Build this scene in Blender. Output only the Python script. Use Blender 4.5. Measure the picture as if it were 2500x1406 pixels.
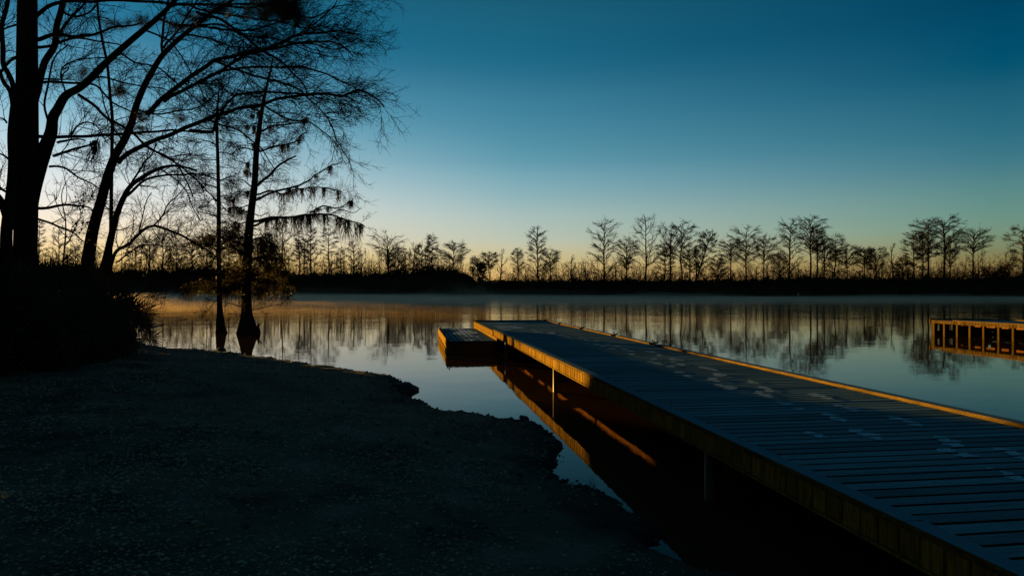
import bpy, math, random
import numpy as np
from mathutils import Vector, Matrix, noise as mnoise

for o in list(bpy.data.objects):
    bpy.data.objects.remove(o, do_unlink=True)
SC = bpy.context.scene
COL = SC.collection
rng = np.random.default_rng(7)
random.seed(7)
EYE = 1.966          # camera height above the water (metres)
F = 1667.0           # focal length of a 24 mm lens on a 2500 px wide frame
R = math.radians

# ---------------------------------------------------------------- camera
cam = bpy.data.cameras.new("camera")
cam.lens = 24.0
cam.sensor_width = 36.0
cam.shift_y = 0.0032
cam.clip_start = 0.05
cam.clip_end = 6000.0
camo = bpy.data.objects.new("camera", cam)
camo.location = (0, 0, EYE)
camo.rotation_euler = (R(90), 0, 0)
COL.objects.link(camo)
SC.camera = camo

# ---------------------------------------------------------------- world, sun, exposure
SUN_AZ = R(44.6)     # to the left of the view axis
SUN_EL = R(0.9)
SX, SY = -math.sin(SUN_AZ), math.cos(SUN_AZ)

def lin(c):
    out = []
    for v in c:
        v = v / 255.0
        out.append(v / 12.92 if v <= 0.04045 else ((v + 0.055) / 1.055) ** 2.4)
    return out

world = bpy.data.worlds.new("World")
SC.world = world
world.use_nodes = True
nt = world.node_tree
nt.nodes.clear()
N = nt.nodes.new
L = nt.links.new

def mathn(op, a, b=None, c=None):
    n = N("ShaderNodeMath")
    n.operation = op
    for i, v in enumerate((a, b, c)):
        if v is None:
            continue
        if isinstance(v, (int, float)):
            n.inputs[i].default_value = v
        else:
            L(v, n.inputs[i])
    return n.outputs[0]

tc = N("ShaderNodeTexCoord")
sp = N("ShaderNodeSeparateXYZ")
L(tc.outputs["Generated"], sp.inputs[0])
el = mathn("MULTIPLY", mathn("ARCSINE", sp.outputs[2]), 180 / math.pi)
hx = mathn("ADD", mathn("MULTIPLY", sp.outputs[0], SX), mathn("MULTIPLY", sp.outputs[1], SY))
hl = mathn("MAXIMUM", mathn("SQRT", mathn("ADD", mathn("MULTIPLY", sp.outputs[0], sp.outputs[0]),
                                          mathn("MULTIPLY", sp.outputs[1], sp.outputs[1]))), 1e-4)
az = mathn("MULTIPLY", mathn("ARCCOSINE", mathn("MINIMUM", mathn("MAXIMUM", mathn("DIVIDE", hx, hl), -1.0), 1.0)), 180 / math.pi)
fac = mathn("DIVIDE", el, 60.0)
# dawn sky colours by elevation (degrees), towards the sun and away from it
SKY = {
    9: [(0, (255, 182, 82)), (2.0, (255, 210, 130)), (3.4, (255, 226, 176)), (5.9, (246, 237, 223)), (8.7, (212, 225, 228)),
        (12.9, (134, 184, 205)), (18, (62, 130, 162)), (25, (30, 97, 128)), (40, (18, 66, 92)), (60, (14, 50, 70))],
    45: [(0, (220, 158, 88)), (1.2, (218, 176, 110)), (2.44, (209, 187, 133)), (4.15, (190, 195, 174)), (7.2, (154, 184, 186)), (10.6, (101, 156, 174)),
         (17, (48, 116, 144)), (23.1, (25, 91, 117)), (40, (16, 62, 86)), (60, (14, 48, 68))],
    80: [(0, (150, 108, 58)), (1.2, (143, 116, 68)), (2.6, (128, 128, 88)), (4.5, (112, 146, 128)), (8.7, (66, 122, 135)), (14.1, (20, 90, 116)),
         (19.2, (0, 67, 97)), (40, (8, 52, 76)), (60, (12, 46, 66))],
    180: [(0, (112, 88, 78)), (4, (100, 92, 92)), (9, (66, 86, 98)), (20, (30, 68, 90)), (40, (16, 52, 72)), (60, (13, 47, 66))],
}
cols = {}
for k, stops in SKY.items():
    r = N("ShaderNodeValToRGB")
    r.color_ramp.interpolation = "CARDINAL"
    e = r.color_ramp.elements
    while len(e) > 1:
        e.remove(e[-1])
    for i, (deg, c) in enumerate(stops):
        el_ = e[0] if i == 0 else e.new(deg / 60.0)
        el_.position = deg / 60.0
        el_.color = (*lin(c), 1)
    L(fac, r.inputs[0])
    cols[k] = r.outputs[0]

def mixc(f, a, b):
    m = N("ShaderNodeMix")
    m.data_type = "RGBA"
    L(f, m.inputs[0])
    L(a, m.inputs[6])
    L(b, m.inputs[7])
    return m.outputs[2]

def ramp01(lo, hi):
    n = N("ShaderNodeMapRange")
    L(az, n.inputs[0])
    n.inputs[1].default_value = lo
    n.inputs[2].default_value = hi
    return n.outputs[0]

c = mixc(ramp01(9, 45), cols[9], cols[45])
c = mixc(ramp01(45, 80), c, cols[80])
c = mixc(ramp01(80, 150), c, cols[180])
bg = N("ShaderNodeBackground")
L(c, bg.inputs[0])
bg.inputs[1].default_value = 0.2333
wo = N("ShaderNodeOutputWorld")
L(bg.outputs[0], wo.inputs[0])

sun = bpy.data.lights.new("sun", "SUN")
sun.energy = 5.0
sun.angle = R(0.6)
sun.color = (1.0, 0.58, 0.13)
suno = bpy.data.objects.new("sun", sun)
sd = Vector((SX * math.cos(SUN_EL), SY * math.cos(SUN_EL), math.sin(SUN_EL)))
suno.rotation_euler = sd.to_track_quat("Z", "Y").to_euler()
suno.location = (-30, 30, 10)
COL.objects.link(suno)

SC.view_settings.view_transform = "Standard"
SC.view_settings.look = "None"
SC.view_settings.exposure = 2.1
SC.view_settings.gamma = 1.0
SC.view_settings.use_curve_mapping = False
SC.render.engine = "CYCLES"
SC.cycles.use_denoising = True
SC.cycles.max_bounces = 6
SC.cycles.volume_bounces = 1
SC.cycles.sample_clamp_indirect = 4.0
SC.cycles.caustics_reflective = False
SC.cycles.caustics_refractive = False

# ---------------------------------------------------------------- helpers
def at(x, y, d):
    """the point d metres in front of the camera on the line of sight through photo pixel (x, y)"""
    return np.array([(x - 1250.0) / F * d, d, EYE - (y - 711.0) / F * d])

def tag(o, label=None, cat=None, group=None, kind=None):
    if label: o["label"] = label
    if cat: o["category"] = cat
    if group: o["group"] = group
    if kind: o["kind"] = kind
    return o

def empty(name, loc=(0, 0, 0), rz=0.0):
    o = bpy.data.objects.new(name, None)
    o.location = loc
    o.rotation_euler = (0, 0, rz)
    o.empty_display_size = 0.2
    COL.objects.link(o)
    return o

def mesh_np(name, V, faces, mat=None, smooth=False):
    """faces: list of (M,k) index arrays"""
    me = bpy.data.meshes.new(name)
    V = np.asarray(V, dtype=np.float32)
    me.vertices.add(len(V))
    me.vertices.foreach_set("co", V.ravel())
    faces = [np.asarray(f, dtype=np.int32) for f in faces if len(f)]
    li = np.concatenate([f.ravel() for f in faces])
    tot = np.concatenate([np.full(len(f), f.shape[1], dtype=np.int32) for f in faces])
    st = np.concatenate([[0], np.cumsum(tot)[:-1]]).astype(np.int32)
    me.loops.add(len(li))
    me.loops.foreach_set("vertex_index", li)
    me.polygons.add(len(tot))
    me.polygons.foreach_set("loop_start", st)
    me.polygons.foreach_set("loop_total", tot)
    me.polygons.foreach_set("use_smooth", np.full(len(tot), bool(smooth)))
    me.update(calc_edges=True)
    if mat: me.materials.append(mat)
    return me

def obj(name, me, parent=None, loc=None):
    o = bpy.data.objects.new(name, me)
    if parent is not None: o.parent = parent
    if loc is not None: o.location = loc
    COL.objects.link(o)
    return o

class MB:
    def __init__(s):
        s.V, s.Fc, s.n = [], [], 0
    def add(s, V, faces):
        V = np.asarray(V, dtype=float).reshape(-1, 3)
        for f in faces:
            f = np.asarray(f)
            if len(f): s.Fc.append(f + s.n)
        s.V.append(V)
        s.n += len(V)
    def mesh(s, name, mat, smooth=False):
        by = {}
        for f in s.Fc: by.setdefault(f.shape[1], []).append(f)
        return mesh_np(name, np.concatenate(s.V), [np.concatenate(v) for v in by.values()], mat, smooth)
    def build(s, name, mat, parent=None, smooth=False, loc=None):
        return obj(name, s.mesh(name, mat, smooth), parent, loc)
    def box(s, x0, x1, y0, y1, z0, z1):
        V = [(x, y, z) for z in (z0, z1) for y in (y0, y1) for x in (x0, x1)]
        s.add(V, [[(0, 2, 3, 1), (4, 5, 7, 6), (0, 1, 5, 4), (2, 6, 7, 3), (0, 4, 6, 2), (1, 3, 7, 5)]])
    def board(s, x0, x1, y0, y1, z0, z1, c=0.004, axis="x", jag=0.0):
        """a board with its long edges eased (chamfered); axis is the long direction"""
        if axis == "x":
            a0, a1, b0, b1, k0, k1 = x0, x1, y0, y1, z0, z1
        elif axis == "y":
            a0, a1, b0, b1, k0, k1 = y0, y1, x0, x1, z0, z1
        else:
            a0, a1, b0, b1, k0, k1 = z0, z1, x0, x1, y0, y1
        prof = [(b0 + c, k0), (b1 - c, k0), (b1, k0 + c), (b1, k1 - c), (b1 - c, k1), (b0 + c, k1), (b0, k1 - c), (b0, k0 + c)]
        V = []
        for a in (a0, a1):
            for (b, k) in prof:
                aa = a + (random.uniform(-jag, jag) if jag else 0)
                V.append((aa, b, k) if axis == "x" else (b, aa, k) if axis == "y" else (b, k, aa))
        q = [(i, (i + 1) % 8, 8 + (i + 1) % 8, 8 + i) for i in range(8)]
        caps = [tuple(range(7, -1, -1)), tuple(range(8, 16))]
        s.add(V, [q, caps])
    def tube(s, P, rad, n=8, cap=True):
        P = np.asarray(P, dtype=float)
        m = len(P)
        rad = np.broadcast_to(np.asarray(rad, dtype=float), (m,))
        T = np.gradient(P, axis=0)
        T /= np.linalg.norm(T, axis=1)[:, None] + 1e-9
        ref = np.array([0.3, 0.9, 0.1]) if abs(T[0][1]) < 0.8 else np.array([1.0, 0.1, 0.2])
        V = []
        ang = np.arange(n) * 2 * math.pi / n
        u = np.cross(T[0], ref)
        for i in range(m):
            u = u - T[i] * np.dot(u, T[i])
            u /= np.linalg.norm(u) + 1e-9
            w = np.cross(T[i], u)
            V.append(P[i] + rad[i] * (np.cos(ang)[:, None] * u + np.sin(ang)[:, None] * w))
        a = np.arange(m - 1)[:, None] * n + np.arange(n)[None, :]
        b = np.arange(m - 1)[:, None] * n + (np.arange(n)[None, :] + 1) % n
        q = np.stack([a, b, b + n, a + n], axis=-1).reshape(-1, 4)
        fs = [q]
        if cap: fs.append([tuple(range(n - 1, -1, -1)), tuple(range((m - 1) * n, m * n))])
        s.add(np.concatenate(V), fs)
    def segs(s, P0, P1, R0, R1):
        """many thin three-sided tapered sticks at once"""
        k = len(P0)
        if not k: return
        T = P1 - P0
        T = T / (np.linalg.norm(T, axis=1)[:, None] + 1e-9)
        ref = np.where(np.abs(T[:, 2:3]) < 0.8, np.array([[0, 0, 1.0]]), np.array([[1.0, 0, 0]]))
        u = np.cross(T, ref)
        u /= np.linalg.norm(u, axis=1)[:, None] + 1e-9
        w = np.cross(T, u)
        V = np.empty((k, 6, 3))
        for j in range(3):
            a = 2 * math.pi * j / 3
            o_ = math.cos(a) * u + math.sin(a) * w
            V[:, j] = P0 + o_ * R0[:, None]
            V[:, 3 + j] = P1 + o_ * R1[:, None]
        base = np.arange(k)[:, None] * 6
        q = np.concatenate([base + np.array([[0, 1, 4, 3]]), base + np.array([[1, 2, 5, 4]]), base + np.array([[2, 0, 3, 5]])])
        s.add(V.reshape(-1, 3), [q])
    def tris(s, C, size, up=None, stretch=1.0):
        """random little leaf triangles centred at C"""
        k = len(C)
        a = rng.normal(size=(k, 3)); a /= np.linalg.norm(a, axis=1)[:, None]
        b = rng.normal(size=(k, 3)); b -= a * (a * b).sum(1)[:, None]; b /= np.linalg.norm(b, axis=1)[:, None]
        sz = np.broadcast_to(size, (k,))[:, None]
        V = np.stack([C + a * sz * stretch, C - a * sz * 0.5 * stretch + b * sz * 0.6, C - a * sz * 0.5 * stretch - b * sz * 0.6], axis=1)
        s.add(V.reshape(-1, 3), [np.arange(3 * k).reshape(-1, 3)])

def catmull(P, sub=4):
    P = np.asarray(P, dtype=float)
    if len(P) < 3:
        t = np.linspace(0, 1, sub * (len(P) - 1) + 1)[:, None]
        return P[0] * (1 - t) + P[-1] * t
    Q = np.vstack([2 * P[0] - P[1], P, 2 * P[-1] - P[-2]])
    out = []
    for i in range(len(P) - 1):
        p0, p1, p2, p3 = Q[i], Q[i + 1], Q[i + 2], Q[i + 3]
        for k in range(sub):
            t = k / sub
            out.append(0.5 * (2 * p1 + (p2 - p0) * t + (2 * p0 - 5 * p1 + 4 * p2 - p3) * t * t + (3 * p1 - p0 - 3 * p2 + p3) * t ** 3))
    out.append(P[-1])
    return np.array(out)

# --- twig growth, vectorised
def batch(P0, D, Ln, nseg, jit, bias):
    n = len(P0)
    pts = np.empty((n, nseg + 1, 3))
    pts[:, 0] = P0
    D = D / (np.linalg.norm(D, axis=1)[:, None] + 1e-9)
    for i in range(nseg):
        D = D + rng.normal(size=(n, 3)) * jit + np.asarray(bias)
        D /= np.linalg.norm(D, axis=1)[:, None] + 1e-9
        pts[:, i + 1] = pts[:, i] + D * (Ln / nseg)[:, None]
    return pts

def spawn(pts, count, tmin=0.1, a0=0.5, a1=1.2, flat=1.0):
    """pick points along parent paths; give outgoing directions leaving at a0..a1 radians"""
    n, m = pts.shape[0], pts.shape[1] - 1
    idx = rng.integers(0, n, count)
    t = tmin + (1 - tmin) * rng.random(count)
    ft = t * m * 0.9999
    k = ft.astype(int)
    fr = (ft - k)[:, None]
    A, B = pts[idx, k], pts[idx, k + 1]
    P = A * (1 - fr) + B * fr
    T = B - A
    T /= np.linalg.norm(T, axis=1)[:, None] + 1e-9
    r_ = rng.normal(size=(count, 3)) * np.array([1, flat, 1])
    r_ -= T * (T * r_).sum(1)[:, None]
    r_ /= np.linalg.norm(r_, axis=1)[:, None] + 1e-9
    ang = (a0 + (a1 - a0) * rng.random(count))[:, None]
    return P, T * np.cos(ang) + r_ * np.sin(ang), t, idx

def add_paths(mb, pts, R0, taper=0.35):
    n, m = pts.shape[0], pts.shape[1] - 1
    rr = R0[:, None] * np.linspace(1, taper, m + 1)[None, :]
    mb.segs(pts[:, :-1].reshape(-1, 3), pts[:, 1:].reshape(-1, 3), rr[:, :-1].ravel(), rr[:, 1:].ravel())

# ---------------------------------------------------------------- materials
def mat(name, base, rough=0.8, spec=0.3, var=None, scale=6.0, bump=0.0, bscale=30.0, stretch=(1, 1, 1), rand=0.0, metal=0.0,
        speck=None, detail=5.0, translucent=None, top=None, sides=None):
    m = bpy.data.materials.new(name)
    m.use_nodes = True
    t = m.node_tree
    p = t.nodes["Principled BSDF"]
    p.inputs["Base Color"].default_value = (*base, 1)
    p.inputs["Roughness"].default_value = rough
    p.inputs["Specular IOR Level"].default_value = spec
    p.inputs["Metallic"].default_value = metal
    tcn = t.nodes.new("ShaderNodeTexCoord")
    mp = t.nodes.new("ShaderNodeMapping")
    mp.inputs["Scale"].default_value = stretch
    t.links.new(tcn.outputs["Object"], mp.inputs[0])
    oi = t.nodes.new("ShaderNodeObjectInfo")
    va = t.nodes.new("ShaderNodeVectorMath")
    va.operation = "ADD"
    t.links.new(mp.outputs[0], va.inputs[0])
    sc_ = t.nodes.new("ShaderNodeVectorMath")
    sc_.operation = "SCALE"
    sc_.inputs[0].default_value = (13.0, 7.0, 5.0)
    t.links.new(oi.outputs["Random"], sc_.inputs["Scale"])
    t.links.new(sc_.outputs[0], va.inputs[1])
    vec = va.outputs[0]
    col = None
    if var is not None:
        nz = t.nodes.new("ShaderNodeTexNoise")
        nz.inputs["Scale"].default_value = scale
        nz.inputs["Detail"].default_value = detail
        nz.inputs["Roughness"].default_value = 0.65
        t.links.new(vec, nz.inputs["Vector"])
        cr = t.nodes.new("ShaderNodeValToRGB")
        cr.color_ramp.elements[0].position = 0.35
        cr.color_ramp.elements[1].position = 0.68
        cr.color_ramp.elements[0].color = (*base, 1)
        cr.color_ramp.elements[1].color = (*var, 1)
        t.links.new(nz.outputs[0], cr.inputs[0])
        col = cr.outputs[0]
    if speck is not None:       # (colour, scale, threshold)
        n2 = t.nodes.new("ShaderNodeTexNoise")
        n2.inputs["Scale"].default_value = speck[1]
        n2.inputs["Detail"].default_value = 3
        t.links.new(vec, n2.inputs["Vector"])
        c2 = t.nodes.new("ShaderNodeValToRGB")
        c2.color_ramp.elements[0].position = speck[2]
        c2.color_ramp.elements[1].position = speck[2] + 0.07
        t.links.new(n2.outputs[0], c2.inputs[0])
        mx = t.nodes.new("ShaderNodeMix")
        mx.data_type = "RGBA"
        t.links.new(c2.outputs[0], mx.inputs[0])
        if col: t.links.new(col, mx.inputs[6])
        else: mx.inputs[6].default_value = (*base, 1)
        mx.inputs[7].default_value = (*speck[0], 1)
        col = mx.outputs[2]
    if sides is not None:       # shade of the gaps painted dark on edges, frost on the upper faces only
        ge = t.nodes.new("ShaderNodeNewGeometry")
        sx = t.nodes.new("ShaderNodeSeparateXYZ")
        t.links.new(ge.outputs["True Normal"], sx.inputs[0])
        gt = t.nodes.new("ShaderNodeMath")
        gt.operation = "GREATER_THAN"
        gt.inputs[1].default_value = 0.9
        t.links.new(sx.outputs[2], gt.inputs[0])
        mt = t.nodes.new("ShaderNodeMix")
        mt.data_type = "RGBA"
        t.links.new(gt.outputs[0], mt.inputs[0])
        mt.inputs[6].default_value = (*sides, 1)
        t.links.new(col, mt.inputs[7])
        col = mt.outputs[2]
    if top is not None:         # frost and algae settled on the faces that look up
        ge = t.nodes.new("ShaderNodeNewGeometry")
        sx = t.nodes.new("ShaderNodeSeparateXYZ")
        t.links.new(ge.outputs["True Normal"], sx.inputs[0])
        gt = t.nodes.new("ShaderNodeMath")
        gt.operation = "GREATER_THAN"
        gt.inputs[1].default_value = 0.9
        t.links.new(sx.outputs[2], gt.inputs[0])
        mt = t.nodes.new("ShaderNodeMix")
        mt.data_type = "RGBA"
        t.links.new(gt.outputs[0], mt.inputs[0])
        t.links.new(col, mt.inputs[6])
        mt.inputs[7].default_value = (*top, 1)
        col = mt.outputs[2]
    if rand and col:
        hs = t.nodes.new("ShaderNodeHueSaturation")
        mr = t.nodes.new("ShaderNodeMapRange")
        t.links.new(oi.outputs["Random"], mr.inputs[0])
        mr.inputs[3].default_value = 1 - rand
        mr.inputs[4].default_value = 1 + rand
        t.links.new(mr.outputs[0], hs.inputs["Value"])
        t.links.new(col, hs.inputs["Color"])
        col = hs.outputs[0]
    if col: t.links.new(col, p.inputs["Base Color"])
    if bump:
        nb = t.nodes.new("ShaderNodeTexNoise")
        nb.inputs["Scale"].default_value = bscale
        nb.inputs["Detail"].default_value = 4
        t.links.new(vec, nb.inputs["Vector"])
        bn = t.nodes.new("ShaderNodeBump")
        bn.inputs["Strength"].default_value = 0.8
        bn.inputs["Distance"].default_value = bump
        t.links.new(nb.outputs[0], bn.inputs["Height"])
        t.links.new(bn.outputs[0], p.inputs["Normal"])
    if translucent:
        tr = t.nodes.new("ShaderNodeBsdfTranslucent")
        tr.inputs[0].default_value = (*translucent, 1)
        ms = t.nodes.new("ShaderNodeMixShader")
        ms.inputs[0].default_value = 0.4
        t.links.new(p.outputs[0], ms.inputs[1])
        t.links.new(tr.outputs[0], ms.inputs[2])
        t.links.new(ms.outputs[0], t.nodes["Material Output"].inputs[0])
    return m

M = {}
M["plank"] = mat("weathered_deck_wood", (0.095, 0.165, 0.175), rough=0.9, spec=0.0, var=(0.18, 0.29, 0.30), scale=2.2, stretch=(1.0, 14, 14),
                 rand=0.25, speck=((0.30, 0.46, 0.50), 26, 0.62), sides=(0.020, 0.016, 0.010))  # dark sides carry the shade of the gaps in their colour
M["frost"] = mat("frosted_print", (0.18, 0.29, 0.32), rough=0.9, spec=0.0, var=(0.62, 0.78, 0.82), scale=22, stretch=(1, 4, 1))
M["frost_thick"] = mat("thick_frost", (0.40, 0.52, 0.55), rough=0.9, spec=0.0, var=(0.78, 0.87, 0.9), scale=7)
M["skirt"] = mat("treated_side_board", (0.078, 0.042, 0.007), rough=0.9, spec=0.0, var=(0.225, 0.132, 0.022), scale=5, stretch=(3, 6, 0.7),
                 bump=0.002, bscale=24, rand=0.3, speck=((0.07, 0.055, 0.035), 9, 0.60))
M["cap"] = mat("cap_board_wood", (0.048, 0.030, 0.008), rough=0.9, spec=0.0, var=(0.115, 0.070, 0.018), scale=4, stretch=(8, 0.8, 8), bump=0.002,
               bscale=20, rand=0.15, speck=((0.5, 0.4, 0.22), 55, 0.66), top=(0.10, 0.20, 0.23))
M["beam"] = mat("dark_beam_wood", (0.06, 0.026, 0.008), rough=0.9, spec=0.0, var=(0.14, 0.055, 0.014), scale=5, stretch=(4, 0.6, 4), bump=0.002, rand=0.2)
M["post"] = mat("square_post_wood", (0.030, 0.018, 0.005), rough=0.9, spec=0.0, var=(0.060, 0.037, 0.009), scale=6, stretch=(3, 3, 0.5), bump=0.002, rand=0.2)
M["pipe"] = mat("rusted_pipe", (0.045, 0.025, 0.008), rough=0.6, spec=0.4, var=(0.10, 0.055, 0.02), scale=12, bump=0.001)
M["pierboard"] = mat("dark_pier_board", (0.033, 0.020, 0.005), rough=0.9, spec=0.0, var=(0.080, 0.050, 0.013), scale=5, stretch=(3, 6, 0.7), rand=0.3)  # side board wood in a darker tone for the pier
M["blackish"] = mat("blackish_wood", (0.012, 0.009, 0.006), rough=0.9, spec=0.0, var=(0.03, 0.018, 0.010), scale=4)  # near-black wood for the pier's back and end walls
M["iron"] = mat("dark_galvanised_iron", (0.008, 0.008, 0.008), rough=0.9, spec=0.0, var=(0.015, 0.014, 0.013), scale=20)
M["bark"] = mat("dark_bark", (0.016, 0.013, 0.010), rough=0.95, spec=0.0, var=(0.034, 0.027, 0.018), scale=5, stretch=(3, 3, 0.6), bump=0.02, bscale=12)
M["greybark"] = mat("smooth_grey_bark", (0.016, 0.014, 0.011), rough=0.95, spec=0.0, var=(0.036, 0.030, 0.022), scale=4, stretch=(2, 2, 0.7), bump=0.008, bscale=10)
M["twig"] = mat("twig_bark", (0.010, 0.008, 0.006), rough=0.95, spec=0.0, var=(0.020, 0.015, 0.010), scale=3)
M["farbark"] = mat("far_bark", (0.016, 0.013, 0.009), rough=0.95, spec=0.0, var=(0.03, 0.023, 0.015), scale=0.5)
M["moss"] = mat("spanish_moss", (0.045, 0.040, 0.024), rough=1.0, spec=0.05, var=(0.10, 0.085, 0.05), scale=8, translucent=(0.16, 0.09, 0.03))
M["needle"] = mat("pine_needles", (0.025, 0.032, 0.012), rough=0.8, spec=0.2, var=(0.07, 0.055, 0.02), scale=6, translucent=(0.10, 0.07, 0.015))
M["leaf"] = mat("dark_leaf", (0.022, 0.028, 0.012), rough=0.7, spec=0.25, var=(0.045, 0.048, 0.02), scale=3, translucent=(0.05, 0.04, 0.01))
M["farleaf"] = mat("far_foliage", (0.018, 0.022, 0.011), rough=0.95, spec=0.05, var=(0.046, 0.04, 0.02), scale=0.12)
M["palm"] = mat("palmetto_leaf", (0.022, 0.032, 0.014), rough=0.6, spec=0.3, var=(0.045, 0.055, 0.024), scale=3)
M["rock"] = mat("wet_rock", (0.02, 0.02, 0.018), rough=0.7, spec=0.3, var=(0.05, 0.05, 0.045), scale=8, bump=0.01, bscale=14)
M["gravel"] = mat("shell_gravel", (0.14, 0.115, 0.08), rough=0.85, spec=0.15, var=(0.52, 0.40, 0.26), scale=19, detail=2)
M["soil"] = mat("damp_soil", (0.035, 0.029, 0.02), rough=0.95, spec=0.05, var=(0.17, 0.14, 0.095), scale=1.1, bump=0.03, bscale=22,
                speck=((0.20, 0.18, 0.14), 60, 0.60))
t = M["soil"].node_tree
p_ = t.nodes["Principled BSDF"]
src_ = p_.inputs["Base Color"].links[0].from_socket
tcz = t.nodes.new("ShaderNodeTexCoord")
sz_ = t.nodes.new("ShaderNodeSeparateXYZ")
t.links.new(tcz.outputs["Object"], sz_.inputs[0])
wr = t.nodes.new("ShaderNodeMapRange")
t.links.new(sz_.outputs[2], wr.inputs[0])
wr.inputs[1].default_value = 0.07
wr.inputs[2].default_value = 0.15
wr.inputs[3].default_value = 0.3
wr.inputs[4].default_value = 1.0
wv = t.nodes.new("ShaderNodeHueSaturation")
t.links.new(wr.outputs[0], wv.inputs["Value"])
t.links.new(src_, wv.inputs["Color"])
t.links.new(wv.outputs[0], p_.inputs["Base Color"])
M["deadleaf"] = mat("dead_leaf", (0.10, 0.055, 0.025), rough=0.8, spec=0.1, var=(0.30, 0.19, 0.09), scale=3)
M["farsoil"] = mat("far_soil", (0.02, 0.018, 0.012), rough=1.0, spec=0.0, var=(0.04, 0.035, 0.02), scale=0.2)
M["white"] = mat("weathered_white_paint", (0.45, 0.48, 0.5), rough=0.7, spec=0.3, var=(0.6, 0.62, 0.62), scale=3)
M["drift"] = mat("pale_driftwood", (0.22, 0.24, 0.23), rough=0.85, spec=0.2, var=(0.36, 0.37, 0.34), scale=9)

wm = bpy.data.materials.new("river_water")
wm.use_nodes = True
t = wm.node_tree
p = t.nodes["Principled BSDF"]
p.inputs["Base Color"].default_value = (0.055, 0.025, 0.008, 1)
p.inputs["Roughness"].default_value = 0.02
p.inputs["IOR"].default_value = 1.17
tcn = t.nodes.new("ShaderNodeTexCoord")
hsum = None
for (s_, w_, st_) in ((0.16, 1.0, (1, 1, 1)), (0.9, 0.24, (1, 1.4, 1)), (5.5, 0.035, (0.7, 1.8, 1))):
    mp = t.nodes.new("ShaderNodeMapping")
    mp.inputs["Scale"].default_value = st_
    t.links.new(tcn.outputs["Object"], mp.inputs[0])
    nz = t.nodes.new("ShaderNodeTexNoise")
    nz.inputs["Scale"].default_value = s_
    nz.inputs["Detail"].default_value = 2
    t.links.new(mp.outputs[0], nz.inputs["Vector"])
    mu = t.nodes.new("ShaderNodeMath")
    mu.operation = "MULTIPLY"
    mu.inputs[1].default_value = w_
    t.links.new(nz.outputs[0], mu.inputs[0])
    if hsum is None: hsum = mu.outputs[0]
    else:
        ad = t.nodes.new("ShaderNodeMath")
        ad.operation = "ADD"
        t.links.new(hsum, ad.inputs[0])
        t.links.new(mu.outputs[0], ad.inputs[1])
        hsum = ad.outputs[0]
bn = t.nodes.new("ShaderNodeBump")
bn.inputs["Strength"].default_value = 1.0
bn.inputs["Distance"].default_value = 0.012
sy_ = t.nodes.new("ShaderNodeSeparateXYZ")
t.links.new(tcn.outputs["Object"], sy_.inputs[0])
mr_ = t.nodes.new("ShaderNodeMapRange")
t.links.new(sy_.outputs[1], mr_.inputs[0])
mr_.inputs[1].default_value = 30.0
mr_.inputs[2].default_value = 170.0
mr_.inputs[3].default_value = 0.010
mr_.inputs[4].default_value = 0.13
t.links.new(mr_.outputs[0], bn.inputs["Distance"])
t.links.new(hsum, bn.inputs["Height"])
t.links.new(bn.outputs[0], p.inputs["Normal"])
M["water"] = wm

# ---------------------------------------------------------------- setting: river, near bank, far bank
def bank_d(x):           # distance of the far waterline for photo column x
    return 3277.0 / ((722.6 + x / 2500.0 * 2.8) - 711.0)

mb = MB()
mb.add([(-2500, -80, 0), (2500, -80, 0), (2500, 330, 0), (-2500, 330, 0)], [[(0, 1, 2, 3)]])
tag(mb.build("river", M["water"]), kind="structure")

# near bank: height field that falls to the river bed outside the shoreline
ZG = 0.07
def shore(x, y):
    d = (EYE - ZG) * F / (y - 711.0)
    return ((x - 1250.0) / F * d, d)
SH = [(60, 2.6), (12, 2.9), (6, 3.3), (3.2, 3.8), (1.9, 4.3), (1.25, 4.7), (1.08, 5.3)]
SH += [shore(*q) for q in ((1560, 1228), (1500, 1205), (1430, 1175), (1365, 1148), (1372, 1105), (1350, 1062), (1325, 1034), (1262, 1018), (1160, 1006),
                           (1085, 992), (1030, 984), (1006, 962), (978, 937), (996, 927), (950, 915), (900, 905), (820, 894), (740, 884),
                           (660, 872), (600, 863), (540, 856), (480, 852), (420, 849), (370, 843), (330, 832))]
SH += [(-15.5, 28), (-19, 32), (-30, 38), (-50, 40), (-90, 42), (-160, 40), (-160, -60), (60, -60)]
SHA = np.array(SH)

def sdist(X, Y):
    """signed distance to the shoreline, positive on land"""
    P = np.stack([X, Y], -1)
    best = np.full(X.shape, 1e9)
    inside = np.zeros(X.shape, bool)
    n = len(SHA)
    for i in range(n):
        a, b = SHA[i], SHA[(i + 1) % n]
        ab = b - a
        tt = np.clip(((P - a) @ ab) / (ab @ ab), 0, 1)
        dd = np.hypot(*(np.moveaxis(P - (a + tt[..., None] * ab), -1, 0)))
        best = np.minimum(best, dd)
        cr = (a[1] > Y) != (b[1] > Y)
        with np.errstate(divide="ignore", invalid="ignore"):
            xi = a[0] + (Y - a[1]) / (b[1] - a[1] + 1e-12) * ab[0]
        inside ^= cr & (X < xi)
    return np.where(inside, best, -best)

def vnoise(X, Y, s, seed=0):
    """cheap smooth value noise on arrays"""
    x, y = X / s + 37.1 + seed * 11.3, Y / s + 91.7 + seed * 5.9
    xi, yi = np.floor(x).astype(int), np.floor(y).astype(int)
    fx, fy = x - xi, y - yi
    fx, fy = fx * fx * (3 - 2 * fx), fy * fy * (3 - 2 * fy)
    h = lambda i, j: ((np.sin(i * 127.1 + j * 311.7 + seed * 17.3) * 43758.5453) % 1.0)
    return (h(xi, yi) * (1 - fx) + h(xi + 1, yi) * fx) * (1 - fy) + (h(xi, yi + 1) * (1 - fx) + h(xi + 1, yi + 1) * fx) * fy

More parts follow.
